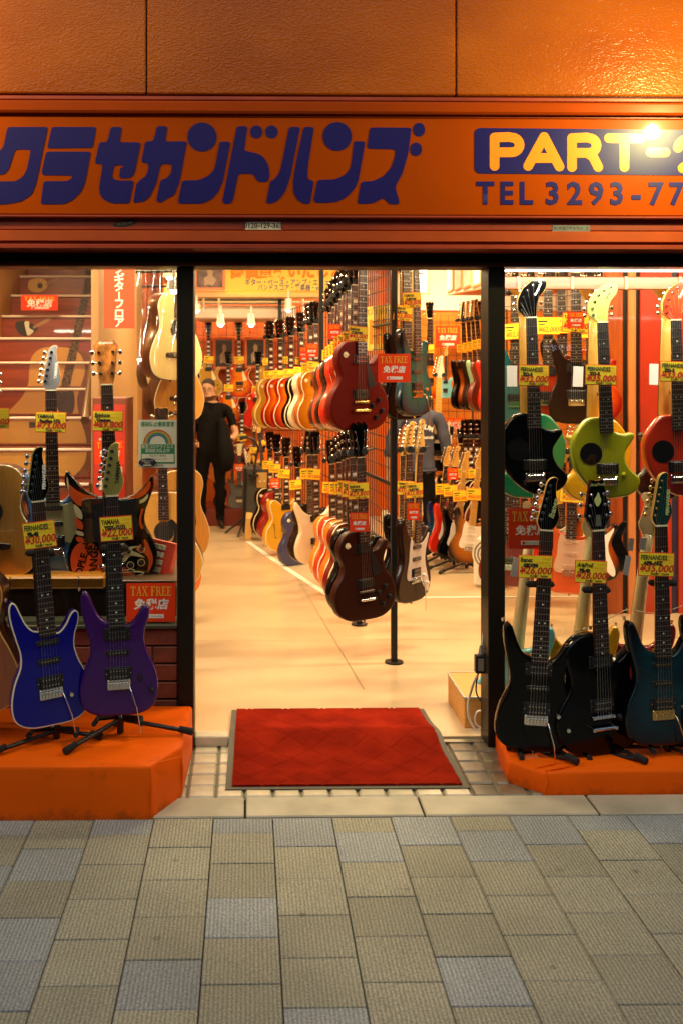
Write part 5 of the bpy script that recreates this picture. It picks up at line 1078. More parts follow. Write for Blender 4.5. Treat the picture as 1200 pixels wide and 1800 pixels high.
# right back wall rows
rb = 'on the right back wall'
for i, (kd, ds, bx, nx, f1) in enumerate((('strat', 'black guitar', 814, 809, JET), ('strat', 'orange sunburst guitar', 828, 818, TSB), ('strat', 'dark brown guitar', 836, 826, BRN), ('strat', 'mint green guitar', 846, 833, MINT), ('es', 'carved brown guitar', 856, 842, MAHO), ('strat', 'bright red guitar', 864, 850, REDL), ('lp', 'turquoise guitar with pale edge', 876, 858, TURQ))):
    rack_item(kd, ds, (bx, 719 + i * .8), (nx, 567 - i), f1, None, where='hanging ' + rb, grp='guitars hanging on the right back wall', price='¥3%d,800' % (2 + i), tagt=.70 + .012 * i, tw=.95, headm=(PALEM if i in (1, 2) else JET), yaw=R(32), neck=MAPLE, knobs=0, bridge='trem' if kd == 'strat' else 'tom', bind=CREAM if kd == 'lp' else None)
for i, (x, f1, d) in enumerate(((813, BRN, 'dark brown guitar'), (822, gloss('pink lacquer', '#c06a70', .3, .5), 'pink guitar'), (833, JET, 'black guitar'), (844, DKRED, 'dark red guitar'), (853, JET, 'black diamond inlaid guitar'))):
    rack_item('lp', d, (x - 2, 932), (x, 771), f1, None, where='low ' + rb, grp='guitars low on the right back wall', price='¥5%d,000' % i if i != 3 else None, tagt=.62, hang=True, yaw=R(24), **lp(block=True))
e, _ = rack_item('strat', 'black guitar with white maze stripes', (766, 828), (770, 664), JET, None, where='behind the person in navy', grp='', price='¥390,000', tagt=.53, headm=IVORY, neck=MAPLE, fb=MAPLE, knobs=0, yaw=R(0), Y=8.2)
for x, z, w, h in ((.03, .30, .012, .10), (.03, .30, .07, .012), (.085, .30, .012, .11), (-.02, .245, .06, .012), (.03, .16, .012, .10), (.03, .16, .07, .012), (.09, .10, .012, .07), (-.06, .12, .012, .12), (-.06, .23, .10, .012), (.05, .06, .08, .012), (-.11, .07, .012, .10), (.105, .225, .012, .07), (.06, .225, .05, .012)):
    link('painted_stripe', MB().box(x, x + w, -.0008, .0004, z, z + h).mesh('painted_stripe', [IVORY]), e, (0, -.0222, 0))
tax_free('orange tax free sign on the amber wall beside the hanging guitars', 786, 592, 43, 9.5, 38); tax_free('small orange tax free sign above the floor stand guitars', 795, 833, 19, 7.3, 21); tax_free('pale orange sign low on the amber wall behind the striped guitar', 798, 745, 40, 9.55, 20)
SUNB = burst('two tone sunburst', '#c07416', '#a05a0c', '#0a0402'); wk = dict(guard='strat', guardm=WHITEP, pickups=('s', 's', 's'), puc=WHITEP, headm=MAPLE, neck=MAPLE, knobs=3, knobm=WHITEP)
fs = [('blue green guitar with white pickguard', (767, 967), (780, 818), burst('ocean burst', '#0b6a78', '#08406e', '#061a50'), ROSE), ('bright red guitar with white pickguard', (781, 974), (795, 819), REDL, ROSE), ('black guitar with white pickguard', (797, 984), (812, 828), JET, MAPLE), ('two tone sunburst guitar with white pickguard and maple neck', (819, 989), (838, 822), SUNB, MAPLE)]
for i, (ds, b, n, f1, fb) in enumerate(fs):
    Y = 7.85 - .13 * i
    g, info = rack_item('sst', ds, b, n, f1, None, where='on a floor stand', grp='guitars on the floor stands at the right', hang=False, Y=Y, price='¥%d,000' % (59 + 3 * i), tagt=.72, tw=1.25, yaw=R(24 - 6 * i), fb=fb, near=(i > 1), arm=(i == 2), **wk)
    stand('black floor stand of the ' + ds, b[0], b[1] - 2, Y + .12, .004, (b[0] + (n[0] - b[0]) * .68, b[1] + (n[1] - b[1]) * .68), ((-.24, -.18), (.16, -.14), (0, .14)), grp='black floor stands at the right')
# left back wall
lb = 'on the orange back wall'
for ds, b, n, f1, pr, kd in (('gold topped guitar', (368, 697), (367, 589), GOLDT, '¥598,000', 'lp'), ('cherry sunburst guitar with cream pickguard', (422, 699), (420, 589), CHB, '¥180,000', 'lp'), ('cherry sunburst guitar', (404, 745), (401, 640), CHB, '¥248,000', 'lp'), ('dark cherry guitar', (450, 753), (453, 641), REDL, '¥198,000', 'lp'),
                          ('wine red guitar', (424, 831), (426, 728), gloss('wine lacquer', (.25, .018, .02), .25, .8), '¥158,000', 'lp'), ('amber hollow guitar', (392, 846), (392, 742), ORL, None, 'es'), ('orange hollow guitar', (462, 835), (459, 742), ORL, '¥88,000', 'es')):
    rack_item(kd, ds, b, n, f1, None, where=lb, grp='guitars on the orange back wall', price=pr, tagt=.60, Y=10.0 if b[1] < 800 else 9.95, hang=False, yaw=R(0), tw=1.2, **(lp() if kd == 'lp' else dict(bridge='tom', headm=JET, knobs=0, bind=CREAM)))
rack_item('sg', 'black double horned guitar', (392, 893), (393, 815), JET, None, where='low at the back', grp='guitars low at the back', price=None, Y=9.8, hang=False, bridge='tom', headm=JET, knobs=0)
rack_item('sg', 'grey metallic double horned guitar', (421, 895), (421, 800), gloss('dark grey lacquer', (.06, .06, .07), .15, 1), None, where='low at the back', grp='guitars low at the back', price=None, Y=9.75, hang=False, bridge='trem', headm=PALEM, knobs=0)
for i, (kd, ds, b, n, f1, Y) in enumerate((('lp', 'gold topped guitar', (470, 700), (470, 596), GOLDT, 10.05), ('lp', 'cherry sunburst guitar', (498, 700), (498, 592), CHB, 10.05), ('lp', 'tobacco sunburst guitar', (527, 700), (527, 594), TSB, 10.05), ('sst', 'ivory white guitar', (446, 846), (447, 758), IVORY, 9.9), ('sst', 'butterscotch guitar', (466, 850), (455, 760), YELF, 9.85),
                            ('strat', 'bright red guitar', (410, 893), (408, 810), REDL, 9.8), ('strat', 'light blue guitar', (436, 893), (437, 812), SKYB, 9.8), ('lp', 'black guitar', (352, 760), (352, 655), JET, 10.1))):
    rack_item(kd, ds + ' hung between others', b, n, f1, None, where='at the very back', grp='guitars at the very back', price='¥%d8,000' % (i + 4) if i < 4 else None, tagt=.62, Y=Y, hang=False, knobs=0, tw=1.2, headm=JET if kd == 'lp' else MAPLE)
for i, (kd, ds, b, n, f1) in enumerate((('lp', 'cherry sunburst guitar', (752, 700), (752, 560), CHB), ('sst', 'pale blue guitar', (781, 700), (782, 625), SKYB), ('lp', 'dark red guitar', (806, 915), (806, 780), DKRED), ('lp', 'gold topped guitar', (838, 930), (838, 790), GOLDT), ('sst', 'orange guitar', (858, 940), (862, 800), ORL), ('lp', 'black guitar', (788, 900), (788, 775), JET), ('sst', 'ivory white guitar', (748, 905), (750, 770), IVORY))):
    rack_item(kd, ds + ' deeper in the shop', b, n, f1, None, where='near the amber wall', grp='guitars near the amber wall', price=('¥4%d,000' % i) if i not in (1, 5) else None, tagt=.62, Y=9.4, hang=False, knobs=0, tw=1.1, headm=JET if kd == 'lp' else MAPLE, yaw=R(12))
tax_free('pale orange tax free sign on the dark cherry guitar', 453, 690, 18, 9.8, 14); tax_free('small orange tax free sign on the wine red guitar', 420, 822, 18, 9.7, 13)
pk = thing_box('plinth', 'low dark red plinth under the guitars at the back', 'plinth', 'box', xx(352, 9.75), xx(441, 9.75), 9.7, 10.25, .0, .17, mat('dark red plinth', (.18, .02, .01), .4, coat=.2))
# amplifier and desk lamp at the back
t = thing('guitar_amplifier', 'black and tan guitar amplifier on the floor behind the rack', 'amplifier', P(455, 925, 9.3)); t.location.z = .004
link('cabinet', MB().bbox(-.15, .22, 0, .3, 0, .60, .01).mesh('cabinet', [mat('dark grey tolex', (.05, .045, .04), .7, bump=(200, .4))]), t)
link('control_panel', MB().bbox(-.02, .21, -.012, 0, .42, .56, .003).mesh('control_panel', [mat('gold amp panel', (.65, .38, .10), .4, .3)]), t)
for i in range(5): link('knob', MB().tube([(0, 0, 0), (0, -.018, 0)], .009, 8).mesh('knob', [CREAM]), t, (.01 + i * .042, -.012, .48))
link('grille', MB().bbox(-.02, .21, -.010, 0, .03, .40, .003).mesh('grille', [mat('grille cloth', (.16, .10, .05), .9, bump=(300, .6))]), t)
link('handle', MB().tube([(-.05, .15, .60), (-.04, .15, .625), (.12, .15, .625), (.13, .15, .60)], .008, 6).mesh('handle', [BLACK]), t)
a = P(446, 838, 9.25); t = thing('desk_lamp', 'black goose neck lamp standing on the amplifier', 'lamp', a)
link('goose_neck', MB().tube([(0, 0, 0), (.02, 0, .15), (.045, 0, .27), (.01, 0, .34), (-.06, 0, .37)], .010, 8).mesh('goose_neck', [BLACK]), t); link('lamp_head', MB().tube([(-.05, 0, .372), (-.13, 0, .36)], [.012, .024], 10).mesh('lamp_head', [BLACK]), t); link('base', MB().tube([(0, 0, 0), (0, 0, .02)], .05, 14).mesh('base', [BLACK]), t)
t = thing('folding_stand', 'black tripod stand legs on the floor behind the rack', 'stand', (*G2(430, 938), .01))
for q in ((-.18, -.02, 0), (-.06, -.2, 0), (.22, -.05, 0)): link('leg', MB().tube([(0, 0, .14), q], .010, 6).mesh('leg', [BLACK]), t)
link('pole', MB().tube([(0, 0, .13), (.01, 0, .6)], .011, 6).mesh('pole', [BLACK]), t)
t = thing('wooden_board', 'pale wooden board leaning at the foot of the amplifier', 'board', (*G2(436, 950), .004), (0, R(4), 0)); link('plank', MB().bbox(-.03, .03, 0, .4, 0, .19, .003).mesh('plank', [wood('pine board', '#d9a860', '#e4b870', 6, 'Z')]), t)
# fan, power strip box and cables at the right post
c = G2(858, 1034); t = thing('air_circulator', 'white floor fan with round ribbed grille beside the sunburst guitar', 'fan', (c[0], c[1], .004), (0, 0, R(-25)))
wf = mat('white fan plastic', (.74, .70, .60), .35)
link('casing', MB().bbox(-.10, .12, -.05, .10, 0, .22, .02).bbox(-.085, .115, -.03, .09, .20, .36, .03).mesh('casing', [wf]), t)
fr = MB()
for k in range(9): fr.prism(disc(.01, .235, .115 - .012 * k, n=28), -.052 - .0025 * k, -.048 - .0025 * k, k % 2)
link('grille', fr.mesh('grille', [wf, mat('fan shadow grey', (.16, .14, .11), .5)]), t); link('logo', MB().prism(disc(-.02, .05, .014, n=12), -.0525, -.05).mesh('logo', [mat('green logo', (.05, .3, .1), .4)]), t)
bxx = thing_box('wooden_box', 'small wooden box with aluminium edges on the floor at the right door post', 'box', 'carcass', .925, 1.13, 4.25, 4.60, .004, .135, wood('plywood box', '#c98a3c', '#d99c4c', 5, 'X', .5), .003)
for y in (-.176, .172): link('edge_trim', MB().bbox(-.105, .105, y, y + .006, .125, .134, .001).mesh('edge_trim', [mat('aluminium trim', (.6, .56, .5), .35, .6)]), bxx)
link('edge_trim', MB().bbox(-.1065, -.1005, -.17, .17, .125, .134, .001).mesh('edge_trim', [mat('aluminium trim', (.6, .56, .5), .35, .6)]), bxx)
cA = P(842, 1166, 4.12); t = thing('power_adapter', 'black power adapter with grey label hanging at the right door post', 'power adapter', cA)
link('case', MB().bbox(-.021, .021, -.02, .012, -.038, .038, .005).mesh('case', [BLACK]), t); link('label_plate', MB().box(-.011, .013, -.022, -.02, -.026, .026).mesh('label_plate', [mat('grey label', (.25, .2, .14), .5)]), t)
link('plug', MB().tube([(.004, 0, .038), (.006, 0, .075)], [.011, .006], 8).mesh('plug', [mat('grey plug', (.35, .30, .24), .4)]), t)
def cable(label, pts, r, m, col):
    q = []
    for i in range(len(pts) - 1):
        p0, p1, p2, p3 = [Vector(pts[max(0, min(len(pts) - 1, i + j))]) for j in (-1, 0, 1, 2)]
        for k in range(5): u = k / 5; q.append(.5 * ((2 * p1) + (p2 - p0) * u + (2 * p0 - 5 * p1 + 4 * p2 - p3) * u * u + (3 * p1 - p0 - 3 * p2 + p3) * u ** 3))
    q.append(Vector(pts[-1])); t = thing('cable', label, 'cable', q[0]); link('cord', MB().tube([v - q[0] for v in q], r, 6).mesh('cord', [m]), t)
def PP(*a): return [P(x, y, Y) for x, y, Y in a]
cable('white cable looping in front of the wooden box', PP((838, 1188, 4.12), (830, 1205, 4.14), (822, 1240, 4.2), (827, 1270, 4.22), (846, 1293, 4.22), (853, 1299, 4.25)), .0052, mat('white cable', (.75, .72, .66), .4), 'white')
cable('black cable hanging from the adapter to the wooden box', PP((840, 1182, 4.12), (836, 1205, 4.13), (838, 1222, 4.2), (851, 1241, 4.3)), .0035, BLACK, 'black'); cable('thin white cable running down the right door post', PP((851, 1060, 4.2), (849, 1100, 4.15), (846, 1140, 4.12)), .003, mat('white cable', (.75, .72, .66), .4), 'white')
cable('small white cable loop behind the right door post', PP((856, 1252, 4.24), (840, 1250, 4.22), (834, 1262, 4.22), (838, 1276, 4.22), (856, 1284, 4.24)), .004, mat('white cable', (.75, .72, .66), .4), 'white')
cable('thin loose wire drooping behind the right window', PP((1010, 1110, 4.2), (1060, 1092, 4.2), (1100, 1072, 4.2), (1130, 1076, 4.2), (1165, 1076, 4.2), (1215, 1058, 4.2)), .0016, mat('bare wire', (.5, .42, .3), .4, .5), 'wire')
# acoustic guitars on the left inside wall, edges seen past the door post
for i, (b, n, Y, top, bd, w) in enumerate((((306, 742), (310, 515), 6.0, NAT, CREAM, 'amber acoustic guitar in the upper row'), ((300, 668), (304, 430), 5.7, PALEAC, CREAM, 'pale acoustic guitar at the top of the upper row'), ((290, 690), (294, 478), 6.5, PALEAC, CREAM, 'pale acoustic guitar behind the upper row'),
                                          ((308, 985), (312, 735), 5.4, NAT, CREAM, 'amber acoustic guitar in the middle row'), ((306, 1000), (310, 785), 6.2, NAT, CREAM, 'amber acoustic guitar further back in the middle row'), ((302, 1050), (304, 830), 5.9, ORL, CREAM, 'orange acoustic guitar at the bottom of the row'))):
    rack_item('ac', w, b, n, ACSIDE, top, where='left of the doorway', grp='acoustic guitars left of the doorway', Y=Y, yaw=R(46 if i < 3 else 40), bind=bd, headm=ROSE, neck=MAHO, price='¥%d,000' % (44 + 7 * i) if i in (0, 1) else None, tagt=.66, near=i < 2, cat='acoustic guitar', name='acoustic_guitar', knobs=0, guard='ac', guardm=BLACK)
# behind the right window
w_ = 'seen through the right window'
for ds, kd, b, n, Y, f1, pr, tt in (('dark teal guitar', 'strat', (905, 742), (903, 520), 6.1, gloss('dull teal lacquer', (.03, .10, .11), .3, .6), '¥52,000', .72), ('turquoise guitar', 'strat', (916, 726), (914, 530), 6.6, TURQ, '¥75,000', .70), ('dark red brown guitar', 'strat', (962, 742), (962, 500), 5.9, RDB, '¥62,000', .70),
                                    ('dark brown bass like guitar', 'strat', (988, 728), (985, 498), 6.0, BRN, '¥30,000', .68), ('black brown guitar', 'strat', (1012, 745), (1010, 480), 5.5, BRN, '¥21,000', .67), ('orange red guitar with pink pickguard', 'sst', (999, 1043), (1006, 800), 5.7, gloss('fiesta orange lacquer', (.72, .10, .02), .22, .8), '¥26,000', .72), ('red guitar', 'sst', (905, 1010), (905, 790), 6.2, REDL, None, .7), ('amber strat like guitar', 'sst', (935, 1000), (940, 800), 6.6, NATLP, None, .7)):
    ex = dict(guard='strat', guardm=mat('pink cream pickguard', '#e0b094', .4), pickups=('s', 's', 's'), puc=mat('pink cream pickguard', '#e0b094', .4)) if 'pink' in ds else {}
    rack_item(kd, ds, b, n, f1, None, where=w_, grp='guitars seen through the right window', Y=Y, headm=(MAPLE if kd == 'sst' else BRN), price=pr, tagt=tt, yaw=R(-14), knobs=0, tw=1.25, **ex)
for ds, kd, b, n, Y, f1, pr in (('green guitar', 'strat', (932, 735), (930, 515), 6.5, GREENB, None), ('cherry sunburst guitar', 'lp', (1038, 742), (1036, 510), 6.0, CHB, '¥48,000'), ('cobalt blue guitar', 'strat', (1052, 730), (1050, 520), 6.4, NAVY, None), ('ivory white guitar', 'sst', (966, 1012), (972, 815), 6.3, IVORY, '¥33,000'),
                            ('tobacco sunburst guitar', 'sst', (1040, 1020), (1046, 812), 6.1, TSB, '¥29,000'), ('wine red guitar', 'sst', (890, 1030), (892, 800), 5.9, DKRED, None), ('butterscotch guitar', 'sst', (918, 992), (922, 806), 6.7, YELF, '¥38,000'), ('black guitar', 'sst', (1062, 1005), (1066, 820), 6.15, JET, None), ('mint green guitar', 'sst', (982, 1000), (988, 812), 6.6, MINT, None)):
    rack_item(kd, ds, b, n, f1, None, where=w_, grp='guitars seen through the right window', Y=Y, headm=(MAPLE if kd == 'sst' else BRN), price=pr, tagt=.70, yaw=R(-14), knobs=0, tw=1.25, **(dict(guard='strat', pickups=('s', 's', 's'), puc=WHITEP) if ds[0] in 'ti' and kd == 'sst' else {}))
tax_free('orange tax free sign above the tags in the right window', 1011, 562, 30, 5.4, 28); tax_free('large red tax free sign inside the right window behind the leftmost black guitar', 932, 929, 80, 4.27, 72)
grid_panel('wire grid behind the guitars in the right window', xx(887, 6.8), 6.9, xx(1062, 6.8), 6.9, .5, 2.2)
pt = thing('hoarding', 'partition of red, wood and dark strips inside the right window', 'partition', (0, 6.2, 0))
for nm, a, b_, yy, m in (('wood_strip', 1064, 1094, 6.2, wood('varnished orange wood', '#8f3a0e', '#b8581a', 3, 'Z', .3, .5)), ('dark_strip', 1094.5, 1103, 6.22, BLKMETAL), ('light_strip', 1103.5, 1117, 6.2, wood('pale orange wood', '#c8703a', '#d88850', 3, 'Z', .3, .3)), ('dark_strip', 1117.5, 1124, 6.22, BLKMETAL), ('red_panel', 1124.5, 1180, 6.2, mat('red painted panel', (.42, .03, .010), .35, coat=.3, var=.06)), ('dark_strip', 1180.5, 1192, 6.22, mat('dark purple panel', (.03, .02, .05), .4)), ('light_strip', 1192.5, 1290, 6.2, mat('red painted panel', (.42, .03, .010), .35, coat=.3, var=.06)), ('dark_panel', 1291, 1700, 6.2, BLKMETAL)):
    link(nm, MB().bbox(xx(a, 6.2), xx(b_, 6.2), yy - 6.2, yy - 6.2 + .05, 0, 2.3, .003).mesh(nm, [m]), pt)
# show window light box: timber slats and fluorescent tube along the right window; the left tube is unseen
def window_light(label, x0, x1, segs, z=1.962, pw=15):
    t = thing('window_light', label, 'window light', (0, 4.3, z)); L = x1 - x0
    if z < 1.968: link('timber_slat', MB().bbox(x0, x1, .0, .03, -.075, -.02, .003).mesh('timber_slat', [wood('birch slat', '#6e3410', '#8a4c1c', 4, 'X', .4)]), t)
    for i in range(segs if z < 1.968 else 0): x = x0 + L * (i + .5) / segs; link('slat_divider', MB().bbox(x - .006, x + .006, -.006, .0, -.075, -.02, .001).mesh('slat_divider', [mat('orange divider', (.5, .2, .06), .4)]), t)
    link('tube', MB().tube([(x0 + .02, -.13, -.0), (x1 - .02, -.13, -.0)], .011, 10).mesh('tube', [mat('lit cool tube', (1, .93, .80), emit=9)]), t)
    lamp_area('lamp', ((x0 + x1) / 2, -.13, -.02), L, pw * L / 2, (1, .88, .68), rot=(R(28), 0, 0), sy=.04, parent=t)
window_light('fluorescent tube and timber slat along the top of the right window', rp1 + .01, 3.4, 10)
window_light('fluorescent tube along the top of the left window', -3.2, xx(236, 4.3), 9, 1.97, 32)  # unseen tube hidden by the header, there to brighten the left display

# ================================================================== LEFT WINDOW
shw = wood('varnished shelf wood', '#b3701f', '#d99436', 3, 'X', .25, .5)
sh = thing('window_shelf', 'varnished wooden shelf along the left shop window carrying guitars', 'shelf', (0, 4.2, 0))
zs_ = zY(1012, 4.2); link('shelf_board', MB().bbox(-3.15, xx(185, 4.2), .0, .34, zs_ - .052, zs_, .008).mesh('shelf_board', [shw]), sh)
link('shelf_board', MB().bbox(xx(186, 4.2), lp0 - .02, .02, .5, zs_ - .055, zs_ - .02, .004).mesh('shelf_board', [mat('dark shelf', (.09, .045, .02), .4)]), sh)
for px in (18, 138): link('metal_joint', MB().tube([(xx(px, 4.2), .006, zs_ - .05), (xx(px, 4.2), -.002, zs_ - .026), (xx(px, 4.2), .006, zs_ - .002)], .004, 6).mesh('metal_joint', [CHROME]), sh)
link('front_panel', MB().box(-3.15, lp0 - .02, .06, .08, .42, zs_ - .056).mesh('front_panel', [mat('dark brown panel', (.045, .022, .012), .5)]), sh)
# staircase: nosings and printed risers
st = struct('staircase', MB().box(-1.89, -.93, 8.65, 10.2, 0, 2.6).mesh('staircase', [MAHO])); wr = wood('red brown stair riser', '#7a2a08', '#9a3c0e', 2.2, 'X', .35, .3); nos = mat('pale pink nosing', (.80, .60, .46), .4)
steps = [(n, 6.2 + .3 * n, 1.044 + .18 * n) for n in range(-4, 9)]
for n, Y, z in steps:
    link('riser', MB().box(-1.888, -.932, Y, Y + .02, z - .18, z - .012).mesh('riser', [wr]), st)
    link('tread', MB().box(-1.888, -.932, Y - .005, Y + .3, z - .012, z - .004).mesh('tread', [MAHO]), st)
    link('nosing', MB().tube([(-1.885, Y - .012, z - .006), (-.935, Y - .012, z - .006)], .011, 6).mesh('nosing', [nos]), st)
def clip(poly, y0, y1):
    def cl(p, f, yv):
        out = []
        for i in range(len(p)):
            a, b = p[i - 1], p[i]
            if f(a) != f(b): t = (yv - a[1]) / (b[1] - a[1]); out.append((a[0] + (b[0] - a[0]) * t, yv))
            if f(b): out.append(b)
        return out
    p = cl(poly, lambda q: q[1] >= y0, y0)
    return cl(p, lambda q: q[1] <= y1, y1) if len(p) > 2 else p
def mural(poly, m, layer):
    for n, Y, z in steps:
        ytop = HY - (z - .016 - CAMH) * F / Y; ybot = HY - (z - .172 - CAMH) * F / Y
        q = clip(poly, ytop, ybot)
        if len(q) > 2 and abs(area(q)) > 2:
            w = [P(x, y, Y) for x, y in q]; w = [(max(-1.886, min(-.934, v.x)), v.z) for v in w]
            if abs(area(w)) > 1e-4: link('printed_picture', MB().prism(w, Y - .0012 - layer * .0006, Y - .0006).mesh('printed_picture', [m]), st)
def spx(p, k=4): q = spline(p, k, cm=False); return q
mural(spx([(62, 640), (66, 622), (82, 612), (105, 610), (135, 612), (156, 626), (160, 650), (152, 680), (146, 700), (150, 730), (164, 770), (164, 815), (140, 845), (95, 872), (40, 860), (0, 810), (-8, 765), (10, 735), (45, 700), (58, 675)]), mat('brown printed side', (.17, .05, .015), .4), 0)
mural(spx([(52, 650), (56, 628), (72, 613), (100, 610), (130, 614), (146, 630), (150, 652), (142, 680), (136, 702), (140, 732), (152, 772), (150, 812), (126, 840), (85, 858), (30, 850), (-8, 810), (-14, 765), (4, 735), (36, 702), (50, 676)]), mat('amber printed top', (.52, .24, .045), .4), 1)
mural(disc(115, 702, 17, 27, 24), mat('dark printed hole', (.06, .025, .012), .5), 2); mural(spx([(118, 678), (128, 690), (132, 712), (124, 735), (112, 742), (102, 732), (108, 715), (117, 705)]), mat('dark printed guard', (.07, .03, .018), .35), 3)
mural([(105, 690), (121, 692), (161, 505), (148, 502)], mat('printed fretboard', (.10, .05, .025), .5, var=.9, vscale=70), 4)
mural([(148, 504), (162, 504), (171, 482), (167, 472), (150, 472), (150, 488)], mat('printed headstock', (.13, .06, .03), .5), 4)
mural([(52, 742), (80, 740), (80, 750), (52, 752)], mat('dark printed hole', (.06, .025, .012), .5), 4)
mural(spx([(50, 505), (52, 493), (62, 490), (72, 489), (82, 494), (84, 503), (78, 510), (68, 514), (56, 512)]), mat('tan printed guitar', (.62, .30, .06), .4), 1); mural(disc(71, 502, 5, 5, 12), mat('dark printed hole', (.06, .025, .012), .5), 2); mural([(80, 499), (82, 502), (108, 488), (106, 484)], mat('printed neck', (.35, .18, .07), .5), 2)
mural(spx([(28, 575), (30, 566), (44, 564), (60, 570), (68, 576), (62, 584), (50, 590), (36, 588)]), mat('black printed guitar', (.03, .02, .015), .4), 1); mural(spx([(44, 566), (52, 566), (52, 576), (60, 582), (50, 590), (46, 580)]), mat('cream printed guard', (.7, .6, .42), .4), 2); mural([(58, 574), (60, 578), (92, 562), (90, 556)], mat('printed neck', (.35, .18, .07), .5), 2)
struct('stair_wall', MB().box(-.93, -.885, 5.95, 8.4, 0, 2.7).mesh('stair_wall', [mat('peach wall', (.44, .23, .085), .6)])); struct('stair_wall', MB().box(-1.97, -1.89, 5.6, 10.2, 0, 2.7).mesh('stair_wall', [mat('amber wall', (.60, .28, .06), .45)]))
hr = thing('handrail', 'brown tubular handrail sloping up along the staircase wall', 'handrail', (0, 0, 0)); a, c = P(150, 738, 5.9), P(187, 468, 8.0)
link('rail', MB().tube([a, c], .024, 12).mesh('rail', [mat('brown vinyl rail', (.16, .075, .025), .3, coat=.3)]), hr); link('end_cap', MB().tube([a, a + (a - c).normalized() * .008], .026, 12).mesh('end_cap', [mat('dark cap', (.10, .04, .015), .4)]), hr)
tax_free('red tax free sign stuck on a stair riser at the upper left', 70, 532, 64, 7.6, 27)
bt = thing('banner', 'vertical orange banner with white Japanese letters beside the staircase', 'banner', P(210, 520, 5.9)); k = 5.9 / F
link('sheet', MB().box(-27 * k, 27 * k, -.003, 0, -57 * k, 75 * k).mesh('sheet', [mat('orange banner cloth', (.62, .06, .01), .55)]), bt)
for ch, py, rl in (('ク', 474, 0), ('ギ', 491, 0), ('タ', 505, 0), ('|', 519, 0), ('フ', 535, 0), ('ロ', 552, 0), ('ア', 568, 0)): letters(ch, bt, 0, (520 - py) * k, -.0045, 19 * k if ch != '|' else 15 * k, WINK, bold=.0016)
cb = thing_box('cabinet', 'red brown cabinet with a red poster below the orange banner', 'cabinet', 'carcass', xx(163, 5.6), xx(224, 5.6), 5.6, 5.9, .0, zY(699, 5.6), mat('red brown cabinet', (.20, .045, .015), .4, coat=.2))
k = 5.6 / F; rp = link('poster_sheet', MB().box(-.09, .085, -.154, -.151, .75, 1.34).mesh('poster_sheet', [mat('red poster', (.50, .03, .01), .45)]), cb)
for i, (x, z, w, h) in enumerate(((-.06, 1.10, .05, .05), (.0, 1.06, .06, .03), (-.07, 1.24, .04, .03), (.02, .93, .05, .06), (-.06, .86, .05, .06))): link('print', MB().box(x, x + w, -.156, -.154, z, z + h).mesh('print', [mat('pale grey print', (.55, .5, .42), .5)]), rp)
serif('TAX FREE', rp, 0, 1.0, .001, YINK, -.16, .001)
tax_free('red tax free sign on the cabinet between two guitar necks', 193, 795, 52, 5.3, 42)
tax_free('red tax free sign under the shelf beside the door post', 266, 1059, 86, 4.075, 68)
# red box of picks, clear sheet, COVID poster
pb = thing('pick_box', 'tilted red display box with rows of clear packets on the shelf', 'display box', P(268, 1010, 4.36), (R(-14), R(9), R(-20))); k = 4.36 / F
link('box_body', MB().bbox(-22 * k, 30 * k, 0, .05, 0, 62 * k, .004).mesh('box_body', [mat('red card box', (.62, .05, .02), .4)]), pb)
for r in range(4):
    for q in range(4): link('packet', MB().bbox((-19 + q * 8.5) * k, (-12 + q * 8.5) * k, -.008, 0, (6 + r * 13) * k, (15 + r * 13) * k, .001).mesh('packet', [mat('pale packet', (.55, .50, .40), .25, coat=.5)]), pb)
cm = MB(); vs = []; fs_ = []; nx, nz = 26, 30
for j in range(nz + 1):
    for i in range(nx + 1): u, v = i / nx, j / nz; vs.append((u * .26, .02 * math.sin(u * 22 + 2.5 * math.sin(v * 5)) + .012 * math.sin(u * 47 + v * 9), v * 1.05))
for j in range(nz):
    for i in range(nx): a = j * (nx + 1) + i; fs_.append((a, a + 1, a + nx + 2, a + nx + 1))
cm.add(vs, fs_, 0, True)
def film():
    m, nt, p = newmat('clear plastic film'); N = nt.nodes; L = nt.links; N.remove(p)
    t = N.new('ShaderNodeBsdfTransparent'); g = N.new('ShaderNodeBsdfGlossy'); g.inputs['Roughness'].default_value = .12; t.inputs[0].default_value = (.8, .76, .7, 1)
    ms = N.new('ShaderNodeMixShader'); ms.inputs[0].default_value = .13; L.new(t.outputs[0], ms.inputs[1]); L.new(g.outputs[0], ms.inputs[2]); L.new(ms.outputs[0], N['Material Output'].inputs[0]); return m
cs = thing('plastic_sheet', 'wrinkled clear plastic sheet hanging beside the acoustic guitars', 'plastic sheet', P(241, 800, 4.9)); link('film', cm.mesh('film', [film()]), cs)
bar = thing('clothes_rail', 'dark metal bars above the acoustic guitars in the left window', 'metal bar', P(239, 478, 5.2)); link('bar', MB().tube([(0, 0, 0), (.24, 0, .005)], .008, 6).mesh('bar', [BLKMETAL]), bar); link('bar', MB().tube([(.03, 0, -.075), (.2, 0, -.075)], .007, 6).mesh('bar', [BLKMETAL]), bar)
track_spot('bright spotlight above the acoustic guitars in the left window', 300, 487, 5.3, .07); track_spot('second bright spotlight lower in the left window', 306, 510, 5.0, .05)
cp = P(277.5, 780, 4.09); k = 4.09 / F; ct = thing('notice_poster', 'pale infection notice with rainbow and green bands stuck on the left glass', 'poster', cp)
W2, H2 = 34 * k, 42 * k
def rect(par, x0, x1, z0, z1, y, m, nm): link(nm, MB().box(x0, x1, y, y + .0006, z0, z1).mesh(nm, [m]), par)
GRN = mat('green print', (.02, .20, .08), .5); PAP = mat('pale paper', (.66, .62, .46), .6)
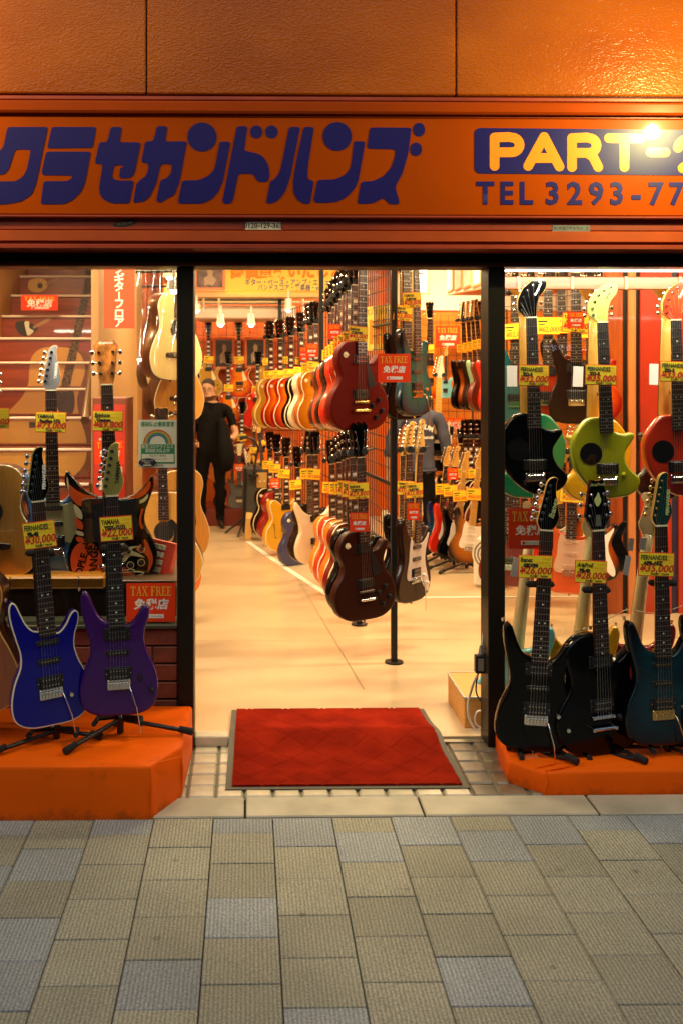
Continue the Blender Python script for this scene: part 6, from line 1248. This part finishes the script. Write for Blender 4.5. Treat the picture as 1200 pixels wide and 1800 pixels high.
rect(ct, -W2, W2, -H2, H2, -.0010, PAP, 'paper'); rect(ct, -29 * k, 30 * k, -35 * k, -1 * k, -.0018, GRN, 'green_panel'); rect(ct, -27.5 * k, 28.5 * k, -32 * k, -18 * k, -.0026, PAP, 'name_panel')
letters('感染防止徹底宣言', ct, 0, 34 * k, -.0022, 9 * k, GRN, bold=.0003, sx=.82); letters('新型コロナウイルス', ct, 0, -5.5 * k, -.0024, 7.2 * k, PAP, bold=.0002, sx=.86); letters('感染拡大防止中', ct, 0, -12.5 * k, -.0024, 7.2 * k, PAP, bold=.0002, sx=.86)
letters('中古ギター専門店', ct, 0, -21.5 * k, -.0034, 4.6 * k, INK, sx=.8); letters('クラセカンドハンズ', ct, 0, -27 * k, -.0034, 4.6 * k, INK, sx=.8); letters('東京都', ct, 4 * k, -38.5 * k, -.0022, 4.5 * k, INK)
for i, (r, c) in enumerate(((25, '#b8451f'), (23, '#c98a2c'), (21, '#a8a24a'), (19, '#2f7a4a'), (17.4, '#5aa0a8'), (16, '#3a3f86'))):
    q = [(r * k * math.cos(math.pi * a / 24), r * k * math.sin(math.pi * a / 24)) for a in range(25)] + [((r - 1.8) * k * math.cos(math.pi * a / 24), (r - 1.8) * k * math.sin(math.pi * a / 24)) for a in range(24, -1, -1)]
    link('rainbow_band', MB().prism(q, -.0018, -.0011).mesh('rainbow_band', [mat('print ' + c, c, .5)]), ct)
ov = thing('sticker', 'dark oval sticker overlapping the lower corner of the infection notice', 'sticker', P(259.5, 813, 4.085)); link('backing', MB().prism(disc(0, 0, 15.5 * k, 7.5 * k, 28), -.0012, 0).mesh('backing', [mat('dark navy sticker', (.015, .015, .03), .4)]), ov)
letters('防犯カメラ', ov, 0, 3 * k, -.002, 4 * k, PAP); letters('作動中', ov, 0, -.8 * k, -.002, 3.6 * k, PAP); rect(ov, -7 * k, 7 * k, -5.6 * k, -3.8 * k, -.0018, PAP, 'white_bar')

# ================================================================== PEOPLE
def grow(verts, edges, name, parent, mats, pick, sub=2):
    me = bpy.data.meshes.new(name); me.from_pydata([v[:3] for v in verts], edges, [])
    o = bpy.data.objects.new(name, me); COL.objects.link(o)
    md = o.modifiers.new('skin', 'SKIN'); sv = me.skin_vertices[0].data
    for i, v in enumerate(verts): sv[i].radius = (v[3], v[4] if len(v) > 4 else v[3]); sv[i].use_root = (i == 0)
    o.modifiers.new('sub', 'SUBSURF').levels = sub; o.modifiers['sub'].render_levels = sub
    dg = bpy.context.evaluated_depsgraph_get(); dg.update()
    m2 = bpy.data.meshes.new_from_object(o.evaluated_get(dg)); bpy.data.objects.remove(o)
    from mathutils import noise as nz_
    for v in m2.vertices:
        if v.co.z < 1.45 and pick(v.co) in (1, 2): v.co += v.normal * (.014 * nz_.noise(Vector((v.co.x * 9, v.co.y * 9, v.co.z * 13))) + .006 * nz_.noise(v.co * 30))
    m2.materials.clear(); [m2.materials.append(m) for m in mats]
    for p in m2.polygons: p.use_smooth = True; p.material_index = pick(p.center)
    return link(name, m2, parent)
skin = mat('skin', (.58, .30, .17), .5, spec=.4); black_cl = mat('black cotton', (.006, .005, .005), .9, spec=.15, bump=(18, .9)); black_tr = mat('black trousers', (.005, .0045, .0045), .9, spec=.15, bump=(14, .9)); navy_cl = mat('navy work jacket', (.055, .06, .095), .75, bump=(12, .5)); hairm = mat('short dark hair', (.045, .034, .028), .8, bump=(250, .6)); shoe = mat('black shoe', (.02, .015, .012), .4)
FING = lambda wx, wy, wz, dx, dz: [(wx + dx * .05 + o * .012, wy - .012 * abs(o) ** .5, wz + dz * .06, .010) for o in (-1.5, -.5, .5, 1.5)]
def person(label, loc, sc_, rot, pose, mats, pick, extra):
    t = thing('person', label, 'person', loc, (0, 0, rot), (sc_,) * 3)
    V, E = pose; body = grow(V, E, 'body', t, mats, pick); extra(t); return t
def hand(V, E, root, p, d, curl, s):
    """palm and five fingers from wrist vertex root; d = direction, s = thumb side vector"""
    d = Vector(d).normalized(); s = Vector(s).normalized(); n = d.cross(s); p = Vector(p)
    V.append((*(p + d * .045), .026, .017)); palm = len(V) - 1; E.append((root, palm))
    for i, (o, L) in enumerate(((-.024, .026), (-.008, .031), (.008, .033), (.023, .028))):
        b = p + d * .075 - s * o * -1 * -1; a1 = b + (d * (1 - curl) + n * curl) * L; a2 = a1 + (d * (1 - 2 * curl) + n * curl * 1.6).normalized() * L * .8
        V += [(*b, .0095), (*a1, .0085), (*a2, .007)]; k = len(V); E += [(palm, k - 3), (k - 3, k - 2), (k - 2, k - 1)]
    b = p + d * .02 + s * .026; a1 = b + (d + s * .6).normalized() * .03; a2 = a1 + (d + n * curl).normalized() * .024
    V += [(*b, .011), (*a1, .0095), (*a2, .0075)]; k = len(V); E += [(root, k - 3), (k - 3, k - 2), (k - 2, k - 1)]
# man in black, facing the camera, head turned to the left and bowed
V = [(0, .0, .90, .155, .12), (0, .0, 1.08, .165, .125), (0, .0, 1.26, .175, .115), (0, .005, 1.40, .12, .085), (-.015, -.01, 1.49, .055, .055), (-.03, -.03, 1.56, .072, .080), (-.035, -.035, 1.66, .078, .088), (-.03, -.02, 1.715, .055, .065),
     (.10, 0, .84, .095, .095), (.11, -.01, .47, .062, .065), (.11, .02, .10, .045, .05), (.12, -.12, .045, .045, .035), (.12, -.19, .035, .035, .025),
     (-.10, 0, .84, .095, .095), (-.11, -.01, .47, .062, .065), (-.11, .02, .10, .045, .05), (-.13, -.12, .045, .045, .035), (-.13, -.19, .035, .035, .025),
     (.19, .0, 1.40, .07, .07), (.255, .01, 1.24, .058, .055), (.30, -.02, 1.09, .045, .042), (.21, -.14, 1.03, .034, .032),
     (-.19, .0, 1.40, .07, .07), (-.25, .01, 1.24, .055, .055), (-.28, -.02, 1.09, .045, .042), (-.22, -.14, 1.0, .034, .032)]
E = [(0, 1), (1, 2), (2, 3), (3, 4), (4, 5), (5, 6), (6, 7), (0, 8), (8, 9), (9, 10), (10, 11), (11, 12), (0, 13), (13, 14), (14, 15), (15, 16), (16, 17), (3, 18), (18, 19), (19, 20), (20, 21), (3, 22), (22, 23), (23, 24), (24, 25)]
hand(V, E, 21, V[21][:3], (-.8, -.4, -.12), .55, (0, -.1, 1)); hand(V, E, 25, V[25][:3], (.7, -.5, -.1), .5, (0, -.1, 1))
def pick1(c):
    if c.z > 1.475: return 0
    if abs(c.x) > .13 and c.z < 1.20 and c.z > .80 and (abs(c.x) > .235 or c.y < -.09): return 0
    if c.z < .09: return 3
    return 1 if c.z > .90 else 2
def face(t, hx, hz, hy, front=True, glasses=True, turn=0):
    h = link('head_parts', None, t, (hx, hy, hz), (R(8), 0, turn))
    link('hair', MB().ball((0, .034, .050), .080, 16, 10, 0, (.98, 1.0, .90)).mesh('hair', [hairm]), h)
    if front:
        link('nose', MB().tube([(0, -.085, .01), (0, -.108, -.022), (0, -.092, -.030)], [.007, .014, .009], 8).mesh('nose', [skin]), h)
        link('mouth', MB().ball((0, -.082, -.058), .022, 10, 5, 0, (1, .25, .2)).mesh('mouth', [mat('lips', (.35, .12, .08), .5)]), h)
        for s in (-1, 1):
            link('eye', MB().ball((s * .031, -.081, .004), .011, 8, 5, 0, (1.1, .5, .5)).mesh('eye', [mat('dark eye', (.03, .02, .015), .3)]), h)
            link('eyebrow', MB().tube([(s * .016, -.088, .026), (s * .048, -.078, .026)], .0035, 5).mesh('eyebrow', [hairm]), h)
            if glasses: ring_(h, s * .034, .002, -.098, .026)
    for s in (-1, 1): link('ear', MB().ball((s * .083, .005, -.008), .024, 8, 6, 0, (.4, .7, 1.2)).mesh('ear', [skin]), h)
def ring_(h, x, z, y, r):
    link('glasses_rim', MB().tube([(x + r * math.cos(a * math.pi / 8), y, z + r * .75 * math.sin(a * math.pi / 8)) for a in range(17)], .0022, 5, caps=False).mesh('glasses_rim', [BLKMETAL]), h)
def ex1(t):
    face(t, -.035, 1.635, -.035, turn=R(-12))
    link('watch', MB().tube([(.225, -.12, 1.035), (.205, -.145, 1.028)], .036, 12).mesh('watch', [BLACK]), t)
    link('collar', MB().tube([(-.055, -.03, 1.475), (-.03, -.085, 1.44), (.0, -.10, 1.41), (.03, -.08, 1.44), (.05, -.02, 1.475)], .010, 6).mesh('collar', [black_cl]), t)
gp = P(371, 922, 9.65); msc = 1.42 / 1.74
person('staff member in black T shirt and glasses standing left of the rack', (gp.x, 9.65, .004), msc, R(6), (V, E), [skin, black_cl, black_tr, shoe], pick1, ex1)
t = thing('coat', 'black jacket draped over the arm of the staff member in black', 'jacket', (gp.x, 9.65, .0)); q = msc
cv = [(.12, -.10, 1.30, .05, .05), (.155, -.12, 1.16, .085, .06), (.17, -.16, 1.0, .12, .08), (.20, -.19, .86, .15, .09), (.19, -.19, .74, .12, .08), (.15, -.18, .68, .06, .05)]
grow([(a * q, b * q, c * q, d * q, e * q) for a, b, c, d, e in cv], [(i, i + 1) for i in range(5)], 'cloth', t, [black_cl], lambda c: 0)
# person in navy seen from behind (head hidden behind the teal guitar)
V = [(0, 0, .90, .14, .11), (0, 0, 1.08, .155, .115), (0, 0, 1.26, .175, .11), (0, 0, 1.40, .12, .085), (0, .01, 1.49, .055, .055), (0, .02, 1.56, .07, .078), (0, .02, 1.66, .076, .086), (0, .01, 1.715, .055, .065),
     (.09, 0, .84, .09, .09), (.10, 0, .47, .062, .065), (.10, .0, .10, .045, .05), (.10, .12, .045, .045, .035), (-.09, 0, .84, .09, .09), (-.10, 0, .47, .062, .065), (-.10, 0, .10, .045, .05), (-.10, .12, .045, .045, .035),
     (.20, 0, 1.38, .075, .075), (.25, 0, 1.20, .065, .065), (.28, .0, 1.06, .058, .058), (.295, .04, .95, .036, .036), (.305, .08, .82, .028, .028),
     (-.20, 0, 1.38, .075, .075), (-.25, 0, 1.20, .065, .065), (-.28, .0, 1.06, .058, .058), (-.29, .06, .95, .036, .036), (-.28, .12, .84, .028, .028)]
E = [(0, 1), (1, 2), (2, 3), (3, 4), (4, 5), (5, 6), (6, 7), (0, 8), (8, 9), (9, 10), (10, 11), (0, 12), (12, 13), (13, 14), (14, 15), (3, 16), (16, 17), (17, 18), (18, 19), (19, 20), (3, 21), (21, 22), (22, 23), (23, 24), (24, 25)]
hand(V, E, 20, V[20][:3], (.1, .2, -1), .3, (-.4, 1, 0)); hand(V, E, 25, V[25][:3], (0, .2, -1), .3, (.4, 1, 0))
def pick2(c):
    if c.z > 1.475: return 0
    if abs(c.x) > .22 and c.z < 1.0: return 0
    if c.z < .09: return 3
    return 1 if c.z > .86 else 2
def ex2(t):
    face(t, 0, 1.64, .02, front=False, glasses=False)
    for i, ch in enumerate('SHIMOKURA'):
        a = (i - 4) * .17; letters(ch, t, math.sin(a) * .17, 1.20 + math.cos(a) * .10, -.128 + .02 * abs(a), .062, WINK, bold=.002, roll=-a, name='printed_lettering')
    letters('Secondhands', t, .0, 1.20, -.132, .045, WINK, bold=.001, shear=.3, name='printed_lettering')
    link('hem', MB().tube([(.17 * math.cos(a * math.pi / 10), .125 * math.sin(a * math.pi / 10), .875) for a in range(21)], .012, 6, caps=False).mesh('hem', [navy_cl]), t)
gp = P(735, 900, 8.0)
person('person in navy work jacket seen from behind, right of the rack', (gp.x, 8.0, .004), 1.43 / 1.74, R(0), (V, E), [skin, navy_cl, black_tr, shoe], pick2, ex2)

# ================================================================== SIGN LAMPS AND THE FAR SIDE OF THE STREET
def sign_lamp(label, x, y, z, power, aim, col=(1, .84, .28)):
    t = thing('sign_lamp', label, 'sign lamp', (x, y, z)); d = (Vector(aim) - Vector((x, y, z))).normalized(); q = d.to_track_quat('-Z', 'Y')
    link('arm', MB().tube([(0, .66, .28), (0, .3, .34), (0, 0, .22), tuple(-d * .10)], .011, 8).mesh('arm', [BLKMETAL]), t)
    b = MB().tube([tuple(-d * .12), tuple(-d * .09), tuple(d * .0)], [.03, .06, .092], 20, caps=False)
    link('shade', b.mesh('shade', [mat('orange lamp shade', (.5, .1, .02), .4)]), t)
    dd = bpy.data.lights.new('lamp', 'AREA'); dd.shape = 'DISK'; dd.size = .06; dd.energy = power; dd.color = col
    o = bpy.data.objects.new('lamp', dd); COL.objects.link(o); o.parent = t; o.location = d * -.01; o.rotation_euler = q.to_euler()
    link('bulb', MB().ball(tuple(d * -.05), .03, 10, 6).mesh('bulb', [mat('lit lamp bulb', (1, .8, .5), emit=6)]), t)
sign_lamp('orange gooseneck lamp lighting the right end of the shop sign', 1.83, 3.3, 2.62, 18, (1.2, 3.95, 2.45)); sign_lamp('orange gooseneck lamp lighting the left end of the shop sign', -1.72, 3.3, 2.8, 13, (-.9, 3.95, 2.55))
ob = thing('opposite_building', 'dark building across the street that the shop windows reflect', 'building', (0, -5.2, 0))
obm = mat('dark concrete facade', (.045, .043, .04), .85, var=.2); link('wall', MB().box(-22, 22, -6, 0, -.03, 6.2).mesh('wall', [obm]), ob)
wm = MB().bbox(-.8, .8, -.0, .06, -.6, .6, .02).mesh('window', [None]); wg = mat('unlit window', (.03, .035, .04), .1, coat=.5); rnd2 = random.Random(3)
for fl in range(2):
    for i in range(-8, 9): link('window', wm, ob, (i * 2.4, .0, 2.6 + fl * 2.2), mats=[wg])
ks = thing('karaoke_sign', 'small lit white karaoke sign across the street', 'sign', (4.12, -5.02, 1.80), (0, 0, math.pi)); link('board', MB().bbox(-.24, .24, .0, .05, -.09, .09, .004).mesh('board', [BLACK]), ks); letters('カラオケ', ks, 0, 0, -.004, .105, mat('lit white letters', (.8, .85, 1), emit=2.2), bold=.001)
